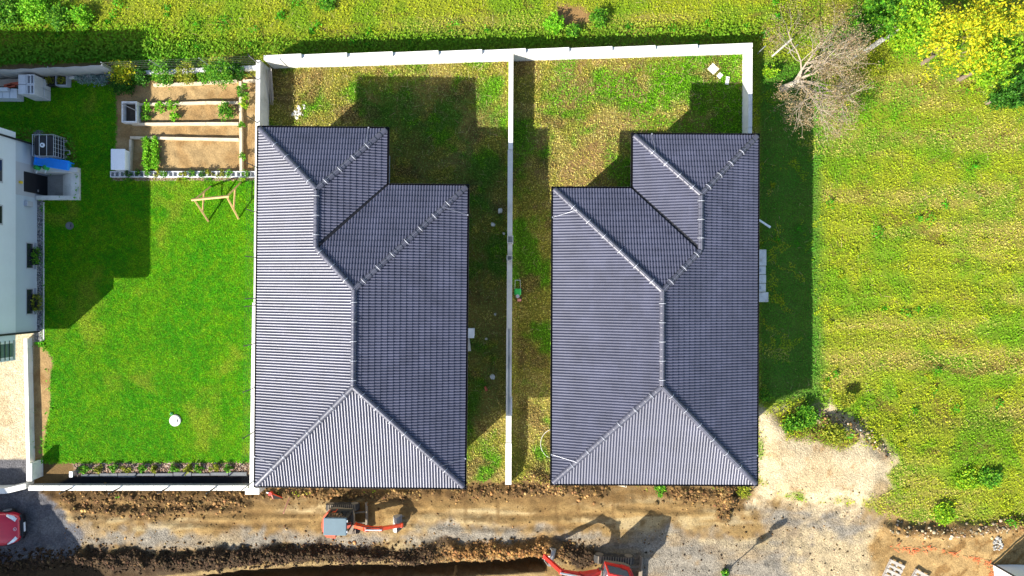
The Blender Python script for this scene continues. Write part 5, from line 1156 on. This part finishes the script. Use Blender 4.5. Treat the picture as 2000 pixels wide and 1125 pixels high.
    def beam(name, p, q, w, h0, h1, hm, mat):
        p, q = Vector((p[0], by, p[1])), Vector((q[0], by, q[1])); dv_ = (q - p); nz = Vector((-dv_.z, 0, dv_.x)).normalized(); rings = []
        for k, hh in ((0, h0), (.45, hm), (1, h1)):
            c_ = p + dv_ * k; rings.append([c_ + Vector((0, -w / 2, 0)) - nz * hh / 2, c_ + Vector((0, w / 2, 0)) - nz * hh / 2, c_ + Vector((0, w / 2, 0)) + nz * hh / 2, c_ + Vector((0, -w / 2, 0)) + nz * hh / 2])
        m = M(XB); m.loft(rings); m.cyl(p, h0 * .6, w + .05, 12, 'Y'); m.cyl(q, h1 * .6, w + .05, 12, 'Y'); return m.build(name, MT[mat], t)
    mid_ = ((a[0] + b[0]) / 2 + (0), max(a[1], b[1]) * .5 + (a[1] + b[1]) * .25 + .12)
    m = M(XB); m.box((a[0] - .1, by, a[1] - .05), (.3, .26, .36)); m.build('swing_bracket', MT['mud'], t)
    b1 = beam('boom', a, mid_, .19, .24, .3, .28, paint); beam('boom', mid_, b, .17, .3, .2, .24, paint); beam('arm', b, c, .15, .22, .15, .2, paint)
    m = M(XB); m.tube([(a[0] + .1, by, a[1] - .15), ((a[0] * .5 + mid_[0] * .5), by, mid_[1] * .5 + a[1] * .5 - .24)], .05, 8); m.tube([((a[0] * .5 + mid_[0] * .5), by, mid_[1] * .5 + a[1] * .5 - .24), (mid_[0], by, mid_[1] - .1)], .03, 8); m.build('hydraulic_cylinder', MT['steel'], b1)
    m = M(XB); m.tube([(mid_[0], by, mid_[1] + .22), (b[0] + .1, by, b[1] + .2)], .045, 8); m.build('hydraulic_cylinder', MT['steel'], b1)
    m = M(XB); m.tube([(a[0] - .2, by + .12, a[1] + .1), (a[0] + .15, by + .13, a[1] + .42), (mid_[0], by + .12, mid_[1] + .19), ((mid_[0] + b[0]) / 2, by + .11, (mid_[1] + b[1]) / 2 + .22), (b[0], by + .1, b[1] + .16)], .022, 5); m.build('hose', MT['black'], b1)
    m = M(XB); m.cyl((-.45, -.35, zb + .92), .04, .3, 8); m.build('exhaust', MT['dark_metal'], t)
    for y_ in (cy0 + .12, cy1 - .12): m = M(XB); m.box((cx1 + .05, y_, z1 + .02), (.07, .1, .08)); m.build('work_lamp', MT['lamp'], t)
    # bucket: a curved shell with side plates
    bw = .78; arc = []
    c2 = Vector((c[0], by, c[1]))
    for k in range(8): a_ = math.radians(100 + k * 28); arc.append((c[0] - .18 + .30 * math.cos(a_) - .02, c[1] - .22 + .30 * math.sin(a_)))
    inn = [(c[0] - .18 + .9 * (x_ - c[0] + .18), c[1] - .22 + .9 * (z_ - c[1] + .22)) for x_, z_ in arc]
    m = M(XB)
    for k in range(7): m.loft([[(arc[k][0], y_, arc[k][1]), (arc[k + 1][0], y_, arc[k + 1][1]), (inn[k + 1][0], y_, inn[k + 1][1]), (inn[k][0], y_, inn[k][1])] for y_ in (by - bw / 2, by + bw / 2)])
    for s in (-1, 1): y_ = by + s * bw / 2; m.loft([[(x_, y_ - .012, z_) for x_, z_ in arc], [(x_, y_ + .012, z_) for x_, z_ in arc]])
    bk = m.build('bucket', MT['steel_mud'], t)
    for k in range(4): m = M(XB); m.box((arc[-1][0] + .05, by - bw / 2 + .08 + k * .205, arc[-1][1] - .02), (.14, .05, .04)); m.build('tooth', MT['mud'], bk)
    return t
MT['steel_mud'] = surf('worn_bucket_steel', (0.36, 0.35, 0.32), 0.6, 0.3, 0.2, 5, 40, 0.2, 0.2)
excavator('small orange excavator with grey cab roof standing on the dirt road', 672, 1009, math.radians(1), math.radians(-2), 'orange', 'cab_roof', ((.72, .72), (2.2, 1.2), (3.2, .62), (0, 0)), .98)
excavator('red excavator digging at the trench on the bottom picture edge', 1196, 1113, math.radians(177), math.radians(-10), 'red', 'red', ((.80, .95), (2.75, 2.0), (3.5, .62), (0, 0)), 1.06, blade_front=False, skylight=True, trk=(2.0, .36, .56, 1.30))

# ------------------------------------------------------------------ things beside the houses
specs = [(487, 519, 1497, .72, True, 'uppermost of five, with an upright slot'), (519.5, 536, 1496, .70, True, 'second from the top of five, with a slot'), (536.5, 553, 1496.5, .70, False, 'middle one of five, without a slot'), (553.5, 570, 1496, .70, True, 'fourth from the top, with a slot'), (570.5, 590, 1501, .62, False, 'lowest and widest of five')]
for i, (y0, y1, xr, h, slot, w_) in enumerate(specs):
    k = 1 - h / H; xa = G(1458, 0).x; xb_ = (xr - 1000) / S * k; ya = (562.5 - y1) / S * k; yb = (562.5 - y0) / S * k; c = Vector(((xa + xb_) / 2, (ya + yb) / 2, 0))
    t = thing('white_block_pack', 'white boxy pack beside the right house, ' + w_, 'box', c, 'white packs against the right house'); m = M(); m.bev(c + Vector((0, 0, h / 2)), (xb_ - xa, yb - ya - .01, h), .02); m.build('body', MT['white_dirty'], t)
    if slot:
        m = M(); sx, sy = (.16, .36) if i == 0 else (.34, .16); q = Vector((xb_ - (.50 if i == 0 else .42), c.y, h + .004)); m.box(q, (sx, sy, .012)); m.build('slot', MT['render_grey'], t)
    m = M(); m.box((c.x, c.y, .03), (xb_ - xa + .04, .12, .06)); m.build('pallet_slat', MT['timber_grey'], t)
t = thing('white_pipe', 'white plastic pipe sticking out from under the right house roof', 'pipe', P(1490, 436, .3)); m = M(); m.tube([P(1466, 419, .55), P(1503, 443, .18)], .055, 10); m.build('pipe', MT['white'], t); m = M(); m.tube([P(1500, 441, .21), P(1504, 443.6, .17)], .065, 10); m.build('socket', MT['white'], t)
t = thing('lawn_mower', 'green lawn mower parked against the dividing wall', 'mower', G(1011, 577)); c = G(1011, 574, gz(1011, 574))
m = M(); m.bev(c + Vector((0, .1, .22)), (.36, .36, .26), .05); m.build('deck', MT['green'], t); m = M(); m.cyl(c + Vector((.0, -.12, .34)), .1, .14, 14); m.build('motor', MT['render_grey'], t)
for a, b in ((-.2, .22), (.2, .22), (-.18, -.22), (.18, -.22)): m = M(); m.cyl(c + Vector((a, b, .1)), .1, .05, 12, 'X'); m.build('wheel', MT['black'], t)
m = M(); m.tube([c + Vector((-.15, .25, .25)), c + Vector((-.13, .72, .8)), c + Vector((.13, .72, .8)), c + Vector((.15, .25, .25))], .014, 5); m.build('handle', MT['steel'], t); m = M(); m.bev(c + Vector((.08, -.32, .12)), (.22, .16, .16), .03); m.build('fuel_can', MT['pink'], t)
t = thing('meter_cabinet', 'grey cabinet at the right side wall of the left house', 'cabinet', G(906, 650)); k = 1 - 1.1 / H; c = Vector(((917 - 1000) / S * k, (562.5 - 651) / S * k, 0)); m = M(); m.bev(c + Vector((0, 0, .55)), (.42, .42, 1.1), .015); m.build('body', MT['render_pale'], t); m = M(); m.bev(c + Vector((0, 0, 1.12)), (.48, .48, .05), .01); m.build('lid', MT['white'], t)
t = thing('slab_stack', 'pale concrete slabs stacked beside the grey cabinet', 'slabs', G(910, 672))
for k in range(3): m = M(); m.box(G(911 + k, 668 + k * 5, .05 + .06 * k), (.35, .4, .06), .05 * k); m.build('slab', MT['concrete'], t)
def lumps(name, label, cat, px, py, rad, n, mat, hmax=.12, elong=1.0, rot=0.0):
    c = G(px, py, gz(px, py)); t = thing(name, label, cat, c); rr = random.Random(px)
    for k in range(n):
        a = rr.uniform(0, 6.28); d = rad / S * rr.random() ** .6; p = Vector((math.cos(a) * d * elong, math.sin(a) * d, 0)); p.rotate(Matrix.Rotation(rot, 3, 'Z')); m = M()
        s = rr.uniform(.2, .8) * rad / S * .5; pts = [Vector(v) * s * rr.uniform(.6, 1.25) for v in ICO]; m.add([c + p + Vector((v.x, v.y, max(v.z * hmax / s * .5 if s else 0, -.02) + .03)) for v in pts], [tuple(int(q) for q in f) for f in ICF]); m.build('piece', mat, t)
    return t
lumps('rubble_heap', 'heap of white plaster rubble in the left back yard', 'rubble', 584, 218, 11, 26, MT['concrete'], .14, 1.6, .7)
lumps('rubble_heap', 'pale stone rubble at the corner of the dirt road near the white building', 'rubble', 1948, 1062, 10, 26, MT['concrete_dark'], .2, 1.4, 1.2)
for i, (px, py, q, w_) in enumerate([(977, 411, 6, 'largest, near the dividing wall'), (963, 439, 5, 'below the largest stone'), (984, 456, 3, 'small, beside the dividing wall'), (962, 735, 6, 'near the lower end of the shaded yard'), (950, 662, 3, 'small, in the middle of the shaded yard'), (967, 614, 3, 'small, left of the dividing wall')]):
    c = G(px, py, gz(px, py)); t = thing('loose_stone', 'pale stone lying in the shaded left yard, ' + w_, 'stone', c); rr = random.Random(px); m = M(); m.add([c + Vector((v[0] * q / S * rr.uniform(.7, 1.2), v[1] * q / S * rr.uniform(.7, 1.2), .04 + v[2] * .08)) for v in ICO], [tuple(int(e) for e in f) for f in ICF]); m.build('body', MT['concrete'], t)
t = thing('clay_brick', 'single red brick lying in the shaded left yard', 'brick', G(949, 759)); m = M(); m.box(G(949, 759, gz(949, 759) + .05), (.12, .24, .09), .4); m.build('body', MT['brick'], t)
for i, (px, py, sx, sy, a, w_) in enumerate([(1392.5, 135, .45, .42, -.75, 'large square one'), (1405.5, 148, .24, .26, -.7, 'small one in the middle'), (1420, 158, .18, .42, -.15, 'narrow one at the shadow edge')]):
    c = G(px, py, gz(px, py) + .06); t = thing('white_board', 'white board lying in the right back yard, ' + w_, 'board', c); m = M(); m.box(c, (sx, sy, .035), a); m.build('panel', MT['white_dirty'], t)
t = thing('rod_bundle', 'thin timber rods leaning in the corner of the left back yard', 'rods', G(533, 165))
for k in range(6): m = M(); m.tube([G(529 + k * 1.2, 200 + 6 * math.sin(k * 2), .05), G(530 + k * 2.6, 140 + (k % 3) * 3, .5 + .1 * k)], .018, 5); m.build('rod', MT['timber_grey'], t)
t = thing('garden_hose', 'white hose lying in a loop beside the right house', 'hose', G(1065, 868)); pts = [G(1083 - 27 * math.sin(a) * (1.0), 868 - 29 * math.cos(a), gz(1065, 868) + .07) for a in [i * math.pi / 14 for i in range(-1, 16)]]; m = M(); m.tube(pts, .012, 6); m.build('hose', MT['white_dirty'], t)
t = thing('scrap_timber', 'loose timber frame lying under the front eave of the right house', 'timber', G(1202, 935)); k = 1 - .15 / H
for (a, b) in (((1178, 941), (1222, 950)), ((1180, 934), (1222, 942)), ((1222, 941), (1222, 952)), ((1240, 943), (1262, 944))): m = M(); p, q = P(*a, .12), P(*b, .12); dd = q - p; m.box((p + q) / 2, (dd.length, .09, .06), math.atan2(dd.y, dd.x)); m.build('batten', MT['bed_board'], t)
# tripod barrier and pole at the left house corner
t = thing('barrier_tripod', 'small red and white barrier stand at the corner of the left house', 'barrier', G(540, 962)); c = G(539, 955, .75)
for q, mt in (((520, 962), 'white'), ((534, 975), 'pink'), ((552, 972), 'orange')): m = M(); m.tube([c, G(*q, 0)], .03, 5); m.build('leg', MT[mt], t)
m = M(); m.cyl(c + Vector((0, 0, .05)), .1, .2, 10); m.build('head', MT['red'], t); m = M(); m.add([G(528, 975, .02), G(551, 974, .02), G(546, 963, .4), G(538, 963, .4)], [(0, 1, 2, 3)]); m.v += [(v[0], v[1] + .03, v[2]) for v in m.v]; m.f += [(7, 6, 5, 4), (0, 4, 5, 1), (1, 5, 6, 2), (2, 6, 7, 3), (3, 7, 4, 0)]; m.build('apron', MT['black'], t)
t = thing('marker_pole', 'thin faded orange marker pole standing on the dirt road', 'pole', G(568, 962)); m = M(); m.tube([G(568, 964, 0), G(566, 990, 1.0)], .025, 6); m.build('shaft', MT['pink'], t); m = M(); m.cyl(G(568, 963, .03), .09, .06, 10); m.build('foot', MT['mud'], t)
# road sign: two plates on one pole (its shadow lies across the road)
b = G(1412, 1121, 0); t = thing('road_sign', 'road sign pole at the bottom edge casting the long two-plate shadow', 'road sign', b); m = M(); m.tube([b, b + Vector((0, 0, 3.1))], .03, 8); m.build('pole', MT['steel'], t)
m = M(); m.tube([b + Vector((0, 0, -.05)), b + Vector((0, 0, .28))], .05, 8); m.build('base_sleeve', MT['green'], t)
XS = Matrix.Translation(b) @ Matrix.Rotation(math.radians(6), 4, 'Z')
m = M(XS); m.loft([[(x_, y_, 2.12 + z_) for x_, z_ in ((-.42, 0), (0, -.42), (.42, 0), (0, .42))] for y_ in (-.07, -.04)]); pl = m.build('diamond_plate', MT['sign_white'], t); m = M(XS); m.loft([[(x_, y_, 2.12 + z_) for x_, z_ in ((-.32, 0), (0, -.32), (.32, 0), (0, .32))] for y_ in (-.078, -.071)]); m.build('face', MT['sign_yellow'], pl)
m = M(XS); m.cyl((0, -.055, 2.86), .33, .03, 28, 'Y'); pl = m.build('round_plate', MT['sign_red'], t); m = M(XS); m.cyl((0, -.074, 2.86), .25, .008, 28, 'Y'); m.build('face', MT['sign_white'], pl)
# pallets
def pallet(label, px, py, rz):
    c = G(px, py, gz(px, py)); t = thing('wooden_pallet', label, 'pallet', c, 'pallets on the dirt corner'); X_ = Matrix.Translation(c) @ Matrix.Rotation(rz, 4, 'Z')
    for k in range(5): m = M(X_); m.box((-.52 + k * .26, 0, .155), (.12 if k % 2 else .15, .8, .022)); m.build('slat', MT['timber_grey'], t)
    for k in (-1, 0, 1): m = M(X_); m.box((0, k * .35, .122), (1.2, .1, .022)); m.build('stringer', MT['timber_grey'], t); m = M(X_); m.box((0, k * .35, .02), (1.2, .1, .022)); m.build('skid', MT['timber_grey'], t)
    for a in (-.52, 0, .52):
        for k in (-.35, 0, .35): m = M(X_); m.box((a, k, .0715), (.12, .1, .078)); m.build('spacer', MT['timber_grey'], t)
pallet('whole wooden pallet lying on the bare earth at the bottom edge', 1742, 1117, math.radians(65)); pallet('wooden pallet cut by the bottom edge near the orange netting', 1790, 1136, math.radians(62))
# crumpled orange netting
for i, (a, b, n, w_) in enumerate([((1738, 1066), (1790, 1076), 26, 'left piece near the pallets'), ((1800, 1068), (1880, 1086), 30, 'long middle piece'), ((1885, 1086), (1925, 1100), 18, 'piece towards the white building'), ((1928, 1104), (1934, 1124), 14, 'piece beside the white building')]):
    c = G((a[0] + b[0]) / 2, (a[1] + b[1]) / 2); t = thing('barrier_netting', 'crumpled orange barrier netting on bare earth, ' + w_, 'netting', c, 'orange netting on the dirt corner'); rr = random.Random(i); m = M()
    for k in range(n):
        u = rr.random(); q = G(a[0] + (b[0] - a[0]) * u + rr.gauss(0, 2), a[1] + (b[1] - a[1]) * u + rr.gauss(0, 3)); q.z = gz(1000 + S * q.x, 562.5 - S * q.y) + .03; e = Vector((rr.gauss(.12, .12), rr.gauss(-.03, .08), rr.uniform(0, .06))); m.tube([q, q + e * .5 + Vector((0, 0, .05)), q + e], .014, 4)
    m.build('strands', MT['netting'] if 'netting' in MT else MT['pink'], t)
# white building in the lower right corner
a = G(1940, 1103); t = thing('white_shed', 'white flat-roofed building cut by the lower right corner', 'building', (a.x + 4, a.y - 3, 0)); m = M(); m.bx(a.x, a.x + 9, a.y - 8, a.y, -.3, 2.9); m.build('wall', MT['render'], t); m = M(); m.bx(a.x - .05, a.x + 9.05, a.y - 8.05, a.y + .05, 2.9, 3.1); m.build('roof', MT['render_grey'], t)
m = M(); m.tube([(a.x - .06, a.y + .06, 0), (a.x - .06, a.y + .06, 2.9)], .05, 8); m.build('downpipe', MT['dark_metal'], t); m = M(); m.bx(a.x - .02, a.x + .005, a.y - 3.4, a.y - 2.2, .9, 2.1); w = m.build('window', MT['dark_metal'], t); m = M(); m.bx(a.x - .035, a.x - .015, a.y - 3.3, a.y - 2.3, 1, 2); m.build('pane', MT['glass'], w)

# ------------------------------------------------------------------ trees and weeds beyond the walls
def dead_tree():
    b = G(1528, 172, -.1); t = thing('bare_tree', 'half-bare pale tree with dry brown leaves beside the right wall corner', 'tree', b); rr = random.Random(5); tips = []; m = M(); m2 = M()
    dirs = [(.3, 1.0, .5), (.8, .8, .6), (.75, .45, .75), (.95, .05, .6), (.55, -.65, .55), (.25, .8, .8), (.9, -.35, .5), (-.1, .35, 1.0), (.5, -.9, .4), (.35, -1.0, .35), (.6, -.75, .5)]
    trunk = M(); top = b + Vector((.55, .1, 1.1)); trunk.tube([b, b + Vector((.2, .03, .45)), top], [.17, .14, .12], 10); trunk.build('trunk', MT['bark'], t)
    for k, d in enumerate(dirs): grow(m, b.lerp(top, .55 + .45 * (k / 10)), Vector(d), rr.uniform(1.5, 2.0), .06, 3, tips, rr, .42, (3, 4), .10, .58)
    m.build('limbs', MT['bark_pale'], t)
    pos = np.array([p for p, d in tips]); n = 6; p = np.repeat(pos, n, 0) + r.normal(0, .09, (len(pos) * n, 3)); v, f, c = leaves_np(p, leafcol('brown', len(p)), r.uniform(.04, .09, len(p)), r.uniform(.03, .05, len(p)), .3, 1.8, r); np_mesh('dry_leaves', v, f, MT['leaf'], c, parent=t)
MT['bark_pale'] = surf('bleached_bark', (0.33, 0.27, 0.20), 0.9, 0, 0.2, 6, 40, 0.2, 0.2)
dead_tree()
def tree(name, label, px, py, h, rad, pal, seed, ncl=70, per=60, leaf=(.08, .17), trunk_h=.3, squash=.6, group='trees in the upper right corner'):
    b = G(px, py, gz(px, py) - .05); t = thing(name, label, 'tree', b, group); rr = random.Random(seed); m = M(); tips = []
    tm = M(); tp = b + Vector((rr.uniform(-.1, .1), rr.uniform(-.1, .1), h * trunk_h)); tm.tube([b, b.lerp(tp, .5) + Vector((.03, .02, 0)), tp], [.13, .11, .09], 9); tm.build('trunk', MT['bark_dark'], t)
    for k in range(5): a = k * 1.257 + rr.random(); grow(m, tp, Vector((math.cos(a) * .7, math.sin(a) * .7, .9)), rad * .55, .05, 2, tips, rr, .3, (2, 3), .2, .6)
    m.build('limbs', MT['bark_dark'], t)
    parts = [clump_cloud((b.x, b.y, h * .62), rad * .9, rad * .9, h * .36, ncl, per, rad * .17, leaf[0], leaf[1], pal)]
    if tips: q = np.array([p for p, d in tips]); p = np.repeat(q, 14, 0) + r.normal(0, .16, (len(q) * 14, 3)); l_ = r.uniform(*leaf, len(p)); parts.append(leaves_np(p, leafcol(pal, len(p)), l_, l_ * .55, .5, 1.9, r))
    v, f, c = join_np(parts); np_mesh('crown', v, f, MT['leaf'], c, parent=t); return t
tree('leafy_tree', 'bright yellow autumn tree filling the upper right corner', 1812, 118, 4.4, 2.0, 'yellow', 1, 75, 46)
tree('leafy_tree', 'yellow-green tree at the right edge just under the corner', 1885, 150, 3.6, 1.3, 'lime', 2, 45, 42)
tree('leafy_tree', 'yellow-green tree at the top edge left of the yellow tree', 1745, 70, 3.2, 1.35, 'lime', 3, 55, 60)
tree('leafy_tree', 'green tree at the top edge behind the leaning posts', 1690, 50, 2.8, 1.2, 'green', 4, 50, 60)
tree('leafy_tree', 'yellow tree cut by the top right corner of the picture', 1900, 45, 4.2, 1.7, 'yellow', 5, 50, 46)
tree('leafy_tree', 'dark green tree cut by the right picture edge', 1940, 196, 2.4, .95, 'dark', 6, 45, 60)
tree('leafy_tree', 'small green tree cut by the top edge behind the bare tree', 1648, 88, 2.0, .8, 'green', 7, 40, 50)
for i, args in enumerate([(1082, 52, 20, .7, 'bright', 'left of the bare earth patch'), (1118, 66, 15, .5, 'green', 'below the bare earth patch'), (1166, 42, 17, .8, 'green', 'right of the bare earth patch'), (22, 30, 30, .7, 'green', 'in the top left corner'), (75, 22, 30, .6, 'bright', 'second from the top left corner'), (120, 38, 24, .6, 'green', 'third from the top left corner'), (165, 36, 22, .6, 'bright', 'fourth from the top left corner'), (640, 8, 16, .5, 'green', 'at the top edge above the left yard'), (1930, 930, 24, .3, 'green', 'in the lower right meadow'), (1885, 935, 24, .25, 'lime', 'left of the taller bush in the lower right meadow'), (1840, 1000, 22, .35, 'lime', 'above the bare earth corner'), (1488, 770, 12, .5, 'green', 'by the right house at the end of its shade'), (1575, 812, 22, .35, 'green', 'on the pale spoil, left one'), (1545, 830, 20, .3, 'green', 'on the pale spoil, lower left one'), (1625, 845, 22, .3, 'olive', 'on the pale spoil, right one'), (1655, 780, 16, .25, 'olive', 'at the upper rim of the pale spoil'), (1502, 140, 14, .5, 'lime', 'between the right wall and the bare tree'), (1412, 1120, 9, .25, 'green', 'at the foot of the road sign'), (1290, 955, 12, .2, 'green', 'under the front eave of the right house'), (1450, 958, 14, .2, 'olive', 'under the right end of the front eave')]):
    px, py, rad, hh, pal, w_ = args; shrub('weed_bush', 'leafy green weed bush ' + w_, px, py, rad, hh, pal, 1.2, 'weed bushes', (.06, .15), cat='bush')
# leaning concrete posts of the old fence and its wire
for i, (a, b, z1, w_) in enumerate([((1508, 110), (1524, 96), 1.5, 'nearest the right wall corner'), ((1663, 115), (1692, 96), 1.6, 'lower one of the pair behind the bare tree'), ((1692, 102), (1722, 80), 1.7, 'upper one of the pair behind the bare tree'), ((1736, 62), (1752, 45), 1.7, 'nearest the top edge')]):
    A, B = G(*a), G(*b, z1); t = thing('fence_post', 'leaning pale concrete fence post, ' + w_, 'post', A, 'leaning posts of the old fence'); m = M(); m.tube([A - Vector((0, 0, .1)), B], .06, 4); m.build('shaft', MT['concrete_dark'], t)
wire_fence('old rusty wire fence running on from the right wall corner', [(1478, 106), (1540, 103), (1606, 100), (1672, 97)], 0, 1.2, mat='steel', rows=7)
